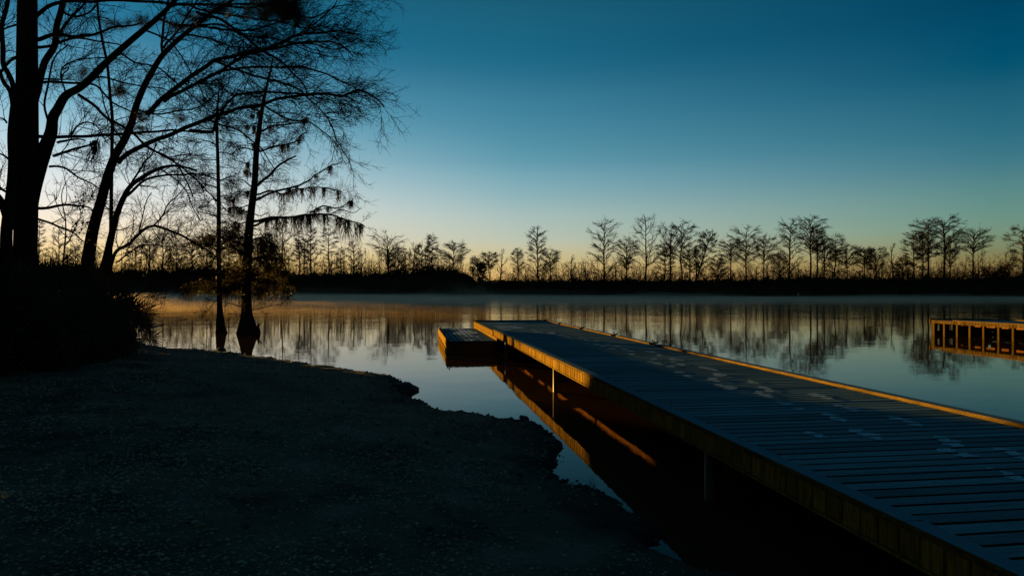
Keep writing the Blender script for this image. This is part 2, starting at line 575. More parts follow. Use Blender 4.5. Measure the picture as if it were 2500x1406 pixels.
def ground_z(X, Y):
    d = sdist(X, Y) + (vnoise(X, Y, 0.45, 1) - 0.5) * 0.30 + (vnoise(X, Y, 0.16, 2) - 0.5) * 0.12
    z = np.interp(d, [-4, -1.2, -0.05, 0.12, 0.5, 2.0, 5.0, 12.0], [-0.9, -0.45, -0.04, 0.075, 0.11, 0.20, 0.40, 0.48])
    amp = np.clip(d, 0, 1)
    z += amp * ((vnoise(X, Y, 1.7, 3) - 0.5) * 0.09 + (vnoise(X, Y, 0.5, 4) - 0.5) * 0.035 + (vnoise(X, Y, 0.12, 5) - 0.5) * 0.016)
    return z

gx = np.concatenate([np.linspace(-160, -20, 40)[:-1], np.linspace(-20, -6, 80)[:-1], np.linspace(-6, 4.5, 165)[:-1], np.linspace(4.5, 60, 40)])
gy = np.concatenate([np.linspace(-60, 1.5, 30)[:-1], np.linspace(1.5, 14, 190)[:-1], np.linspace(14, 26, 80)[:-1], np.linspace(26, 60, 40)])
GX, GY = np.meshgrid(gx, gy)
GZ = ground_z(GX, GY)
V = np.stack([GX, GY, GZ], -1).reshape(-1, 3)
nx_, ny_ = len(gx), len(gy)
ii = (np.arange(ny_ - 1)[:, None] * nx_ + np.arange(nx_ - 1)[None, :]).ravel()
gme = mesh_np("ground", V, [np.stack([ii, ii + 1, ii + nx_ + 1, ii + nx_], -1)], M["soil"], smooth=True)
tag(obj("ground", gme), kind="structure")

# loose shell and gravel
K = 62000
gd = 2.6 * (27 / 2.6) ** rng.random(K)
gxx = (rng.random(K) * 2 - 1) * 0.80 * gd
gxx = np.where(rng.random(K) < 0.5, gxx, -np.abs(gxx))
sdv = sdist(gxx, gd)
keep = (sdv > 0.03) & (vnoise(gxx, gd, 1.3, 8) + 0.5 * vnoise(gxx, gd, 0.4, 9) > rng.random(K) * 0.75 + 0.25)
gxx, gd = gxx[keep], gd[keep]
k = len(gd)
gzv = ground_z(gxx, gd)
rad = (0.0052 + 0.011 * rng.random(k) ** 2.0) * (0.7 + gd / 14)
oct_ = np.array([(1, 0, 0), (-1, 0, 0), (0, 1, 0), (0, -1, 0), (0, 0, 1), (0, 0, -1)], float)
sc3 = np.stack([0.8 + 0.8 * rng.random(k), 0.8 + 0.6 * rng.random(k), 0.35 + 0.4 * rng.random(k)], -1)
th = rng.random(k) * 2 * math.pi
ov = oct_[None] * sc3[:, None, :] + rng.normal(size=(k, 6, 3)) * 0.16
rx = ov[..., 0] * np.cos(th)[:, None] - ov[..., 1] * np.sin(th)[:, None]
ry = ov[..., 0] * np.sin(th)[:, None] + ov[..., 1] * np.cos(th)[:, None]
ov = np.stack([rx, ry, ov[..., 2]], -1) * rad[:, None, None] + np.stack([gxx, gd, gzv + rad * 0.15], -1)[:, None, :]
of = np.array([(0, 2, 4), (2, 1, 4), (1, 3, 4), (3, 0, 4), (2, 0, 5), (1, 2, 5), (3, 1, 5), (0, 3, 5)])
gf = (np.arange(k)[:, None, None] * 6 + of[None]).reshape(-1, 3)
tag(obj("gravel", mesh_np("gravel", ov.reshape(-1, 3), [gf], M["gravel"])), "loose shell and stone gravel covering the dark bank", "gravel", kind="stuff")

# fallen leaves, gathered in drifts
kl = 2600
ld_ = 2.8 * (22 / 2.8) ** rng.random(kl)
lx = (rng.random(kl) * 2 - 1) * .8 * ld_
kp_ = (sdist(lx, ld_) > .15) & (vnoise(lx, ld_, .9, 91) > .52)
lx, ld_ = lx[kp_], ld_[kp_]
lz = ground_z(lx, ld_) + .012
kl = len(lx)
ang = rng.random(kl) * 6.283; ll = .018 + .028 * rng.random(kl)
dx_ = np.stack([np.cos(ang), np.sin(ang), rng.normal(size=kl) * .25], -1) * ll[:, None]
dy_ = np.stack([-np.sin(ang), np.cos(ang), rng.normal(size=kl) * .3], -1) * ll[:, None] * .5
C_ = np.stack([lx, ld_, lz], -1)
LV = np.stack([C_ - dx_, C_ - dx_ * .1 + dy_, C_ + dx_ + [0, 0, .006], C_ - dx_ * .1 - dy_], 1).reshape(-1, 3)
tag(obj("leaf_litter", mesh_np("leaf_litter", LV, [np.arange(4 * kl).reshape(-1, 4)], M["deadleaf"])), "fallen brown leaves scattered over the gravel bank", "leaf litter", kind="stuff")

# fist-sized lumps and clods along the waterline
kk = 1500
ei = rng.integers(6, 32, kk); te0 = rng.random(kk)[:, None]
pe = SHA[ei] * (1 - te0) + SHA[ei + 1] * te0 + rng.normal(size=(kk, 2)) * .13
pe = np.concatenate([pe, np.stack([rng.random(500) * 9 - 8.5, rng.random(500) * 11 + 4], -1)])
kk = len(pe); sdp = sdist(pe[:, 0], pe[:, 1]); ok_ = (sdp > -.12); pe = pe[ok_]; kk = len(pe)
rad = .012 + .038 * rng.random(kk) ** 3
ov = oct_[None] * np.stack([.8 + .7 * rng.random(kk), .8 + .6 * rng.random(kk), .5 + .4 * rng.random(kk)], -1)[:, None, :] + rng.normal(size=(kk, 6, 3)) * .18
ov = ov * rad[:, None, None] + np.concatenate([pe, np.maximum(ground_z(pe[:, 0], pe[:, 1]), -.02)[:, None]], -1)[:, None, :]
tag(obj("pebbles", mesh_np("pebbles", ov.reshape(-1, 3), [(np.arange(kk)[:, None, None] * 6 + of[None]).reshape(-1, 3)], M["rock"])), "dark pebbles and clods strewn along the waterline", "pebbles", kind="stuff")

# far bank ground, reaching to the horizon
mb = MB()
xs = np.linspace(-2600, 2600, 261)
rows = []
for j, (off, z) in enumerate([(-3, -0.5), (0, 0.05), (2, 0.35), (12, 0.6), (60, 0.8), (3000, 1.2)]):
    yy = []
    for x_ in xs:
        u = np.clip(1250 + x_ * F / 255.0, -600, 3100)
        yy.append(bank_d(u) + off + (mnoise.noise(Vector((x_ * 0.05, j, 0))) * (1.5 if j < 4 else 0)))
    rows.append(np.stack([xs, np.array(yy), np.full(len(xs), z)], -1))
V = np.concatenate(rows)
n_ = len(xs)
ii = (np.arange(len(rows) - 1)[:, None] * n_ + np.arange(n_ - 1)[None, :]).ravel()
mb.add(V, [np.stack([ii, ii + 1, ii + n_ + 1, ii + n_], -1)])
tag(mb.build("far_bank", M["farsoil"], smooth=True), kind="structure")

# ---------------------------------------------------------------- the main dock (local x = across, y = along, z = up)
DECK = EYE - 1.30
ROT = R(8.33)
def dock_uv(x, y, z=DECK):
    d = (EYE - z) * F / (y - 711.0)
    X = (x - 1250.0) / F * d
    c_, s_ = math.cos(ROT), math.sin(ROT)
    return X * c_ + d * s_, -X * s_ + d * c_

def cleat(mb, x, y, z, s=1.0):
    mb.board(x - 0.03 * s, x + 0.03 * s, y - 0.06 * s, y + 0.06 * s, z, z + 0.012 * s, 0.003, "y")
    for dy in (-0.035, 0.035):
        mb.tube([(x, y + dy * s, z + 0.01 * s), (x, y + dy * s, z + 0.05 * s)], 0.011 * s, 8)
    mb.tube(catmull([(x, y - 0.16 * s, z + 0.085 * s), (x, y - 0.09 * s, z + 0.058 * s), (x, y, z + 0.052 * s), (x, y + 0.09 * s, z + 0.058 * s),
                     (x, y + 0.16 * s, z + 0.085 * s)], 3), [0.005 * s] + [0.013 * s] * 11 + [0.005 * s], 8)

PITCH, GAP = 0.165, 0.022
VL, VR = 2.665, 5.86
dock = tag(empty("boat_dock", (0, 0, 0), ROT), "long wooden dock with frosty blue planks and golden side boards, starting bottom right", "dock")
def planks_x(root, v0, v1, u0, u1, ztop, seed):
    """cross planks; four board shapes shared among all of them"""
    rr = random.Random(seed)
    shapes = []
    for q in range(4):
        m_ = MB()
        m_.board(v0 + rr.uniform(0, .006), v1 - rr.uniform(0, .006), -PITCH / 2 + GAP / 2, PITCH / 2 - GAP / 2 - rr.uniform(0, .004), -0.036, 0, 0.004, "x")
        shapes.append(m_.mesh("plank", M["plank"]))
    n = int((u1 - u0) / PITCH)
    for i in range(n):
        o = obj("plank", shapes[rr.randrange(4)], root, (rr.uniform(-.003, .003), u0 + (i + .5) * PITCH, ztop + rr.uniform(-.0022, .0)))
        o.rotation_euler = (rr.uniform(-.004, .004), 0, rr.uniform(-.0006, .0006))
    return n
U0, U1 = -3.0, 29.4
planks_x(dock, VL + 0.012, VR - 0.012, U0, U1, DECK, 1)

def skirt(root, xface, u0, u1, z0, z1, seed, side=-1, thick=0.02, mt=None):
    rr = random.Random(seed)
    shapes = []
    for q in range(5):
        m_ = MB()
        w = PITCH / 2 - rr.uniform(0.004, 0.010)
        xa, xb = (xface, xface + thick) if side < 0 else (xface - thick, xface)
        m_.board(xa, xb, -w, w, z0 + rr.uniform(-.004, .003), z1, 0.003, "z")
        shapes.append(m_.mesh("side_board", mt or M["skirt"]))
    for i in range(int((u1 - u0) / PITCH)):
        obj("side_board", shapes[rr.randrange(5)], root, (rr.uniform(-.004, .002), u0 + (i + .5) * PITCH, 0))
ZS0 = 0.517
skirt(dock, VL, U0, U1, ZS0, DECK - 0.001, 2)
# bottom ledge, proud of the boards
for i in range(9):
    a = U0 + i * 3.6
    m_ = MB(); m_.board(VL - 0.012, VL + 0.028, a + 0.003, min(a + 3.597, U1), ZS0 - 0.024, ZS0 - 0.007, 0.003, "y")
    m_.build("ledge_strip", M["skirt"], dock)
# cap boards along the left edge, up to the platform
joints = [-3.0, -0.2, 3.39, 7.0, 10.6, 14.2, 17.8, 22.4]
for a, b in zip(joints[:-1], joints[1:]):
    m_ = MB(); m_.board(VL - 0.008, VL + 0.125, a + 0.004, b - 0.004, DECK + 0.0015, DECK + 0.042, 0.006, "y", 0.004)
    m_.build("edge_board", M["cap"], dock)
# lower fascia behind the swim platform
m_ = MB(); m_.board(VL - 0.028, VL - 0.013, 21.38, U1 - 0.05, 0.22, ZS0 - 0.026, 0.003, "y"); m_.build("fascia_board", M["skirt"], dock)
m_ = MB(); m_.board(VL - 0.030, VL - 0.004, 22.42, U1, 0.50, DECK - 0.012, 0.004, "y"); m_.build("fascia_board", M["skirt"], dock)
# end board
m_ = MB(); m_.board(VL, VR + 0.02, U1 + 0.002, U1 + 0.045, 0.06, DECK + 0.05, 0.004, "x"); m_.build("end_board", M["cap"], dock)
# right kerb: one long rail near, short rails between the cleats farther out
cl_u = [29.15, 26.3, 22.75, 19.0, 15.75]
rails = [(-3.0, 0.9), (0.9, 4.7), (4.7, 8.4), (8.4, 12.0), (12.0, 15.5)]
rails += [(16.0, 18.78), (19.22, 22.5), (23.0, 26.1), (26.5, 28.95)]
for a, b in rails:
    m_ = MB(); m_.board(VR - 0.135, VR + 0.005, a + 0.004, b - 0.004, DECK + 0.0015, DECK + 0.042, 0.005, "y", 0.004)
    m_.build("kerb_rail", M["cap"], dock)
clm = MB(); cleat(clm, 0, 0, 0, 1.35); clme = clm.mesh("mooring_cleat", M["iron"])
for u in cl_u: obj("mooring_cleat", clme, dock, (VR - 0.07, u, DECK + 0.001))
# joists and cross beams
for v in (2.70, 3.37, 4.3, 5.2, 5.82):
    z0 = 0.52 if v < 2.8 else 0.40
    for a, b in ((-3, 3), (3.01, 9.5), (9.51, 16.4), (16.41, 23), (23.01, 29.35)):
        m_ = MB(); m_.board(v - 0.0, v + 0.04, a, b, z0, DECK - 0.041, 0.003, "y"); m_.build("joist", M["beam"], dock)
pil = MB(); pil.tube([(0, 0, -0.9), (0, 0, 0.6)], 0.046, 12, True); pilm = pil.mesh("steel_post", M["pipe"], True)
for u in (-0.9, 6.1, 13.1, 20.1, 27.1):
    for v in (2.775, 5.76): obj("steel_post", pilm, dock, (v, u, 0))
    m_ = MB(); m_.board(2.76, 5.78, u + 0.035, u + 0.075, 0.17, 0.33, 0.003, "x"); m_.build("cross_beam", M["beam"], dock)
# right-hand side boards (seen from the water side)
skirt(dock, VR + 0.018, U0, U1, ZS0, DECK - 0.001, 3, side=1)

# frosty footprints: thin patches lying on the planks, broken at every gap
def footprint(root, v, u, a, b, seed, z=DECK):
    rr = random.Random(seed)
    m_ = MB()
    k0 = int(math.floor((u - b - U0) / PITCH)); k1 = int(math.floor((u + b - U0) / PITCH))
    for q in range(k0, k1 + 1):
        c0 = U0 + q * PITCH + GAP / 2 + 0.007; c1 = U0 + (q + 1) * PITCH - GAP / 2 - 0.009
        s0, s1 = max(c0, u - b), min(c1, u + b)
        if s1 - s0 < 0.012 or rr.random() < .12: continue
        v_ = v + rr.uniform(-.04, .04)
        nst = 5
        pts_l, pts_r = [], []
        for i in range(nst):
            uu = s0 + (s1 - s0) * i / (nst - 1)
            w = a * math.sqrt(max(0.05, 1 - ((uu - u) / b) ** 2)) 
            zf = z + 0.0025 + (seed % 23) * 0.0001; pts_l.append((v_ - w * rr.uniform(.25, 1.15) + (uu - u) * .15, uu, zf)); pts_r.append((v_ + w * rr.uniform(.25, 1.15) + (uu - u) * .15, uu, zf))
        V_ = pts_l + pts_r
        m_.add(V_, [[(i, nst + i, nst + i + 1, i + 1) for i in range(nst - 1)]])
    if m_.n: m_.build("footprint", M["frost"], root)
fp = [(1300 + .2 * x, 770 + .2 * y) for x, y in
      ((30, 205), (110, 218), (230, 205), (265, 225), (350, 240), (400, 248), (430, 268), (590, 272), (630, 295), (690, 318), (780, 315), (775, 350),
       (905, 347), (855, 378), (1030, 380), (990, 408), (1120, 410), (1190, 437), (1200, 475), (1250, 495), (1395, 437), (1460, 447), (1540, 487),
       (1455, 527), (1465, 572), (1520, 590), (1720, 530), (1790, 540), (1725, 565), (1820, 600), (1700, 622), (1745, 640), (1810, 698), (1890, 740),
       (2100, 640), (2190, 658), (2260, 720), (2280, 735), (2200, 778), (2225, 795), (2300, 858), (2400, 890))]
fp += [(1600 + .36 * x, 900 + .36 * y) for x, y in
       ((430, 42), (395, 75), (445, 115), (500, 130), (660, 90), (740, 130), (775, 145), (715, 165), (760, 185), (1095, 180), (1180, 195), (870, 238),
        (970, 265), (1280, 260), (1320, 275), (1210, 320), (1250, 340), (1630, 338), (1740, 372), (1370, 430), (1090, 450), (1470, 460), (1960, 485),
        (2010, 505), (1960, 545), (2070, 585), (2410, 570), (2500, 605), (2370, 708), (2430, 735))]
for i, (x, y) in enumerate(fp):
    v, u = dock_uv(x, y)
    footprint(dock, v, u, 0.085 + 0.03 * random.random(), 0.14 + 0.05 * random.random(), i)
for i, (x, y, a, b) in enumerate(((1195, 790, .7, .35), (1235, 789, .6, .3), (1275, 790, .4, .25), (1225, 797, .35, .6), (1250, 798, .5, .5), (1265, 801, .35, .5),
                                  (1210, 801, .25, .4), (1240, 804, .3, .4), (1300, 805, .2, .3), (1312, 811, .18, .3), (1345, 814, .2, .3))):
    v, u = dock_uv(x, y)
    footprint(dock, max(v, VL + .25 + a), min(u, 29.0), a, b, 300 + i)

# ---------------------------------------------------------------- low swim platform beside the dock's far end
plat = tag(empty("swim_platform", (0, 0, 0), ROT), "low square wooden platform moored at the far end of the dock", "platform")
PZ = 0.410
PU0, PU1, PV0, PV1 = 21.35, 28.75, 1.10, 2.632
npk = 9
pw = (PV1 - PV0 - 0.05) / npk
for i in range(npk):
    m_ = MB(); a = PV0 + 0.03 + i * pw
    m_.board(a + 0.008, a + pw - 0.010, PU0 - 0.03 + random.uniform(-.03, .02), PU1 + random.uniform(-.03, .03), PZ - 0.036, PZ + random.uniform(-.002, .002), 0.006, "y")
    m_.build("plank", M["plank"], plat)
m_ = MB(); m_.board(PV0 - 0.02, PV0 + 0.022, PU0 - 0.02, PU1 + 0.02, 0.225, PZ + 0.012, 0.005, "y"); m_.build("side_board", M["skirt"], plat)
m_ = MB(); m_.board(PV0 - 0.005, PV0 + 0.022, PU0 - 0.02, PU1 + 0.02, 0.10, 0.219, 0.005, "y"); m_.build("side_board", M["skirt"], plat)
m_ = MB(); m_.board(PV0 - 0.035, PV0 + 0.022, PU0 - 0.02, PU1 + 0.02, -0.10, 0.094, 0.008, "y"); m_.build("side_board", M["skirt"], plat)
m_ = MB(); m_.board(PV0 + 0.024, PV1, PU0 - 0.015, PU0 + 0.025, 0.20, PZ - 0.04, 0.005, "x"); m_.build("front_board", M["beam"], plat)
m_ = MB(); m_.board(PV0 + 0.024, PV1, PU0 - 0.008, PU0 + 0.025, -0.10, 0.194, 0.005, "x"); m_.build("front_board", M["beam"], plat)
m_ = MB(); m_.board(PV0 + 0.024, PV1, PU1 - 0.03, PU1, -0.10, PZ - 0.04, 0.005, "x"); m_.build("rear_board", M["beam"], plat)
m_ = MB(); m_.board(PV1 - 0.04, PV1, PU0 + 0.03, PU1 - 0.04, -0.10, PZ - 0.04, 0.005, "y"); m_.build("inner_board", M["beam"], plat)
for i, (u, h) in enumerate(((PU0 + .15, .10), (PU0 + 3.3, .11), (PU1 - .5, .12))):
    m_ = MB(); x_ = PV0 + 0.06
    m_.tube([(x_, u, PZ - 0.02), (x_ - .005, u, PZ + h * .55), (x_ + .004, u + .02, PZ + h)], [0.016, 0.014, 0.009], 8)
    m_.tube([(x_ - .03, u, PZ + h * .5), (x_ + .035, u, PZ + h * .62)], 0.009, 6)
    m_.build("mooring_pin", M["iron"], plat)
def platch(v, u, a, b, seed):
    rr = random.Random(seed); m_ = MB()
    for i in range(npk):
        p0 = PV0 + 0.03 + i * pw + 0.015; p1 = p0 + pw - 0.032
        s0, s1 = max(p0, v - a), min(p1, v + a)
        if s1 - s0 < 0.03: continue
        q = b * math.sqrt(max(0.08, 1 - (((s0 + s1) / 2 - v) / a) ** 2)) * rr.uniform(.7, 1.2)
        m_.add([(s0, u - q, PZ + 0.004 + (seed % 9) * 0.0002), (s1, u - q * rr.uniform(.8, 1.1), PZ + 0.004 + (seed % 9) * 0.0002), (s1, u + q * rr.uniform(.8, 1.1), PZ + 0.004 + (seed % 9) * 0.0002), (s0, u + q, PZ + 0.004 + (seed % 9) * 0.0002)], [[(0, 1, 2, 3)]])
    if m_.n: m_.build("frost_patch", M["frost_thick"], plat)
for i, (x, y, a, b) in enumerate(((1135, 808, .30, .9), (1128, 814, .33, .8), (1143, 820, .2, .35), (1150, 812, .22, .7), (1115, 803, .3, .5),
                                  (1140, 831, .07, .2), (1151, 830, .07, .2), (1162, 822, .1, .3))):
    v, u = dock_uv(x, y, PZ)
    platch(v, u, a, b, 50 + i)

# ---------------------------------------------------------------- the second pier at the right
pier = tag(empty("side_pier", (0, 0, 0), R(7.6)), "second wooden pier on square posts standing in the water at the right edge", "pier")
def rot_loc(x, y, a):
    return x * math.cos(a) + y * math.sin(a), -x * math.sin(a) + y * math.cos(a)
d0 = 1.966 * F / (817.0 - 711)
pv, pu = rot_loc((2275.5 - 1250) / F * d0, d0, R(7.6))
W2, U2a, U2b = 2.95, 8.0, pu + 0.12
planks_x(pier, pv + 0.0, pv + W2, U2a, U2b - 0.02, DECK, 11)
skirt(pier, pv - 0.022, U2a, U2b, 0.525, DECK - 0.001, 12, mt=M["pierboard"])
skirt(pier, pv + W2 + 0.022, U2a, U2b, 0.525, DECK - 0.001, 13, side=1, mt=M["pierboard"])
for a, b in ((U2a, U2a + 3.9), (U2a + 3.92, 15.5), (15.52, 19.0), (19.02, 22.6), (23.0, 26.9)):
    m_ = MB(); m_.board(pv - 0.03, pv + 0.11, a, b, DECK + 0.0015, DECK + 0.042, 0.006, "y", 0.004); m_.build("edge_board", M["cap"], pier)
m_ = MB(); m_.board(pv, pv + W2, U2b + 0.002, U2b + 0.04, 0.50, DECK + 0.05, 0.004, "x"); m_.build("end_board", M["cap"], pier)
m_ = MB(); m_.board(pv + W2 - .12, pv + W2 + .02, U2a, U2b - 1.6, DECK + 0.0015, DECK + 0.05, 0.004, "y"); m_.build("kerb_rail", M["cap"], pier)
obj("mooring_cleat", clme, pier, (pv + 0.04, 22.8, DECK + 0.001))
pom = MB(); pom.board(-0.055, 0.055, -0.055, 0.055, -0.9, 0.522, 0.008, "z"); pome = pom.mesh("square_post", M["post"])
u = pu
i = 0
while u > U2a:
    for v in (pv + 0.055, pv + W2 - 0.02): obj("square_post", pome, pier, (v, u, 0))
    if i % 4 == 1: obj("square_post", pome, pier, (pv + 1.5, u - 0.1, 0))
    u -= 0.71 + 0.03 * math.sin(i * 2.1)
    i += 1
obj("square_post", pome, pier, (pv + 0.03, pu - 0.13, 0))
for v, z0, z1 in ((pv + 0.9, .42, .52), (pv + W2 - .16, .02, .13)):
    m_ = MB(); m_.board(v, v + 0.04, U2a, pu - 0.35, z0, z1, 0.004, "y"); m_.build("waler", M["beam"], pier)

for z0, z1 in ((-.12, .115), (.125, .315), (.325, .515)):
    m_ = MB(); m_.board(pv + W2 - .11, pv + W2 - .07, U2a, pu - 0.05, z0, z1, 0.004, "y"); m_.build("back_board", M["blackish"], pier)

for a, b, z0, z1 in ((.08, 2.88, -.12, .19), (.08, .31, .192, .46), (.39, .88, .192, .46), (1.06, 2.88, .192, .46), (.08, 2.88, .462, .515)):
    m_ = MB(); m_.board(pv + a, pv + b, U2b - .10, U2b - .065, z0, z1, 0.004, "x"); m_.build("end_wall_board", M["blackish"], pier)

# ---------------------------------------------------------------- channel marker pole far out
mk = tag(empty("channel_marker", (*at(1949, 724, 238)[:2], 0)), "thin white marker pole standing in the misty water near the far bank", "marker pole")
m_ = MB(); m_.tube([(0, 0, -0.8), (0, 0, 1.15)], 0.16, 10); m_.build("pole", M["white"], mk)
m_ = MB(); m_.tube([(0, 0, 1.152), (0, 0, 1.32)], [0.22, 0.12], 10); m_.build("top_cap", M["white"], mk)

# ---------------------------------------------------------------- rocks and scraps on the shore
def rock(x, y, d, w, h, label, seed):
    rr = np.random.default_rng(seed)
    import bmesh
    bm = bmesh.new()
    bmesh.ops.create_icosphere(bm, subdivisions=3, radius=1.0)
    for v in bm.verts:
        n_ = mnoise.noise(v.co * 1.4 + Vector((seed * 3.1, 0, 0))) * 0.35 + mnoise.noise(v.co * 4 + Vector((seed, 0, 0))) * 0.12
        v.co *= 1 + n_
        v.co.x *= w / 2; v.co.y *= w / 2 * 0.8; v.co.z *= h * 0.75
    me = bpy.data.meshes.new("shore_rock"); bm.to_mesh(me); bm.free(); me.materials.append(M["rock"])
    P = at(x, y, d)
    gz = max(float(ground_z(np.array([P[0]]), np.array([P[1]]))[0]), -0.05)
    tag(obj("shore_rock", me, None, (P[0], P[1], gz + h * 0.15)), label, "rock", "rocks on the shoreline")
def dep(y, z=ZG): return (EYE - z) * F / (y - 711.0)
rock(524, 856, dep(855), .19, .13, "small dark rock on the bank below the thinner cypress", 1)
rock(541, 858, dep(857), .28, .12, "wider dark rock on the bank edge between the two cypress reflections", 2)
rock(1279, 1022, dep(1021), .18, .12, "dark lump of rock on the bank tip facing the dock's reflection", 3)
rock(985, 948, dep(945), .55, .16, "broad flat dark rock under the gravel spit", 4)
rock(1376, 1092, dep(1094, 0.0), .10, .06, "small wet stone just off the bank beside the dock's reflection", 5)
rock(1345, 1075, dep(1078), .30, .13, "dark boulder in the bank's corner opposite the dock's first post", 6)
def ground_pt(x, y):
    d = dep(y, 0.2)
    for _ in range(6):
        P = at(x, y, d); g = float(ground_z(np.array([P[0]]), np.array([P[1]]))[0]); d = dep(y, g)
    P = at(x, y, d); P[2] = g
    return P
P = ground_pt(427, 856)
m_ = MB(); m_.tube(catmull([P + [-.17, 0, .012], P + [-.05, .02, .05], P + [.05, .0, .035], P + [.18, -.03, .01]], 3), [.006, .02, .03, .028, .026, .025, .02, .015, .01, .005], 7)
tag(m_.build("driftwood", M["drift"]), "short pale piece of driftwood on the bank beside the palmettos", "driftwood")
P = ground_pt(1558, 1352)
m_ = MB(); m_.tube([P + [-.012, .03, .012], P + [.0, 0, .018], P + [.012, -.035, .012]], [.002, .003, .002], 6)
tag(m_.build("stick", M["drift"]), "tiny pale stick on the gravel near the bottom of the bank", "stick")
for i, (x, y, lab) in enumerate(((1072, 992, "small grass tuft on the bank edge, midway between the spit and the rock lump"), (1448, 1192, "sparse grass tuft at the bank edge beside the narrow blue strip of water"),
                                (640, 868, "low grass tuft on the bank below the stout cypress"))):
    P = ground_pt(x, y + 3); m_ = MB(); n = 22
    q = batch(P + rng.normal(size=(n, 3)) * np.array([.03, .03, 0]), np.stack([rng.normal(size=n) * .35, rng.normal(size=n) * .35, np.ones(n)], -1), .04 + .09 * rng.random(n), 4, .1, (0, 0, -.03))
    add_paths(m_, q, np.full(n, .0022), .3)
    tag(m_.build("grass_tuft", M["leaf"]), lab, "grass tuft", "grass tufts on the bank edge")

# ---------------------------------------------------------------- near trees traced limb by limb
def limb_path(pts, d0, d1, sub=4):
    """photo polyline -> world polyline, running from distance d0 to d1"""
    pts = np.array(pts, float)
    s = np.concatenate([[0], np.cumsum(np.hypot(*np.diff(pts, axis=0).T))])
    s /= s[-1]
    W = np.array([at(p_[0], p_[1], d0 + (d1 - d0) * t_) for p_, t_ in zip(pts, s)])
    return catmull(W, sub)

def rough(P, amp):
    Q = P.copy()
    for i in range(1, len(Q) - 1):
        v = Vector(P[i] * 1.7)
        Q[i] += np.array([mnoise.noise(v), mnoise.noise(v + Vector((9, 0, 0))), mnoise.noise(v + Vector((0, 9, 0)))]) * amp
    return Q

def make_tree(name, label, base, trunk, limbs, bark="bark", sec=7, tert=9, twigs=5, seclen=(0.6, 1.7), twl=1.0, bias=(0, 0, 0.02), group=None, sdir=(0, 0, 0), flat=0.8, tr=0.0032, cat="tree"):
    """trunk: (world pts, radii) list; limbs: list of (world pts, r0, r1). Adds twigs to the crown. Returns root and limb paths."""
    root = tag(empty(name, base), label, cat, group)
    inv = -np.array(base, float)
    for (P, rr) in trunk:
        m_ = MB(); m_.tube(P + inv, rr, 14); m_.build("trunk", M[bark], root, True)
    allp = []
    for (P, r0, r1) in limbs:
        P = rough(P, 0.05)
        m_ = MB(); m_.tube(P + inv, np.linspace(r0, r1, len(P)), 7); m_.build("limb", M[bark], root, True)
        # resample to 13 points so the limbs batch together
        s = np.concatenate([[0], np.cumsum(np.linalg.norm(np.diff(P, axis=0), axis=1))])
        tt = np.linspace(0, s[-1], 13)
        Q = np.stack([np.interp(tt, s, P[:, k_]) for k_ in range(3)], -1)
        allp.append((Q, s[-1], r0, r1))
    cm = MB()
    if allp and sec:
        w = np.array([a[1] for a in allp])
        total = int(w.sum() * sec)
        pts = np.stack([a[0] for a in allp])
        # choose limbs in proportion to their length
        rep = rng.choice(len(allp), size=total, p=w / w.sum())
        P0, D, t_, ix = spawn(pts[rep], total, 0.12, 0.45, 1.1, flat)
        rl = np.array([a[2] for a in allp])[rep][ix]; rl1 = np.array([a[3] for a in allp])[rep][ix]
        Ls = (seclen[0] + (seclen[1] - seclen[0]) * rng.random(total)) * (1.1 - 0.45 * t_)
        D = D + np.array(sdir)
        S = batch(P0, D, Ls, 6, 0.16, bias)
        Rs = np.minimum(0.014, (rl + (rl1 - rl) * t_) * 0.55) * (0.6 + 0.5 * rng.random(total))
        add_paths(cm, S + inv, Rs, 0.3)
        n3 = int(total * tert)
        P0, D, t_, ix = spawn(S, n3, 0.08, 0.4, 1.0, flat)
        L3 = (0.22 + 0.45 * rng.random(n3)) * (1.15 - 0.5 * t_) * twl
        T3 = batch(P0, D + np.array(sdir) * .5, L3, 4, 0.2, bias)
        add_paths(cm, T3 + inv, np.full(n3, tr * 1.5), 0.5)
        n4 = int(n3 * twigs)
        P0, D, t_, ix = spawn(T3, n4, 0.1, 0.4, 1.0, flat)
        T4 = batch(P0, D, (0.07 + 0.2 * rng.random(n4)) * twl, 2, 0.2, bias)
        add_paths(cm, T4 + inv, np.full(n4, tr), 0.6)
        cm.build("crown", M["twig"], root)
        return root, pts, (S, T3)
    return root, (np.stack([a[0] for a in allp]) if allp else None), None

def moss(root, P, length, width, base, seed, strands=26):
    """one clump of Spanish moss hanging from P"""
    r_ = np.random.default_rng(seed)
    n = strands
    P0 = P + np.stack([r_.normal(size=n) * width, r_.normal(size=n) * width * 0.6, r_.normal(size=n) * 0.02], -1)
    Ls = length * (0.35 + 0.65 * r_.random(n)) * np.exp(-((P0[:, 0] - P[0]) / (width * 1.6)) ** 2)
    D = np.tile([0, 0, -1.0], (n, 1)) + r_.normal(size=(n, 3)) * 0.08
    pts = batch(P0, D, Ls, 4, 0.15, (0, 0, -0.12))
    m_ = MB()
    add_paths(m_, pts - base, np.full(n, 0.007 + 0.004 * length), 0.3)
    c_, dd, tt, ix = spawn(pts, n * 5, 0.0, 0.3, 0.8)
    q = batch(c_, dd, np.full(len(c_), 0.07 + .03 * length), 2, 0.3, (0, 0, -0.3))
    add_paths(m_, q - base, np.full(len(c_), 0.0055), 0.5)
    m_.build("spanish_moss", M["moss"], root)

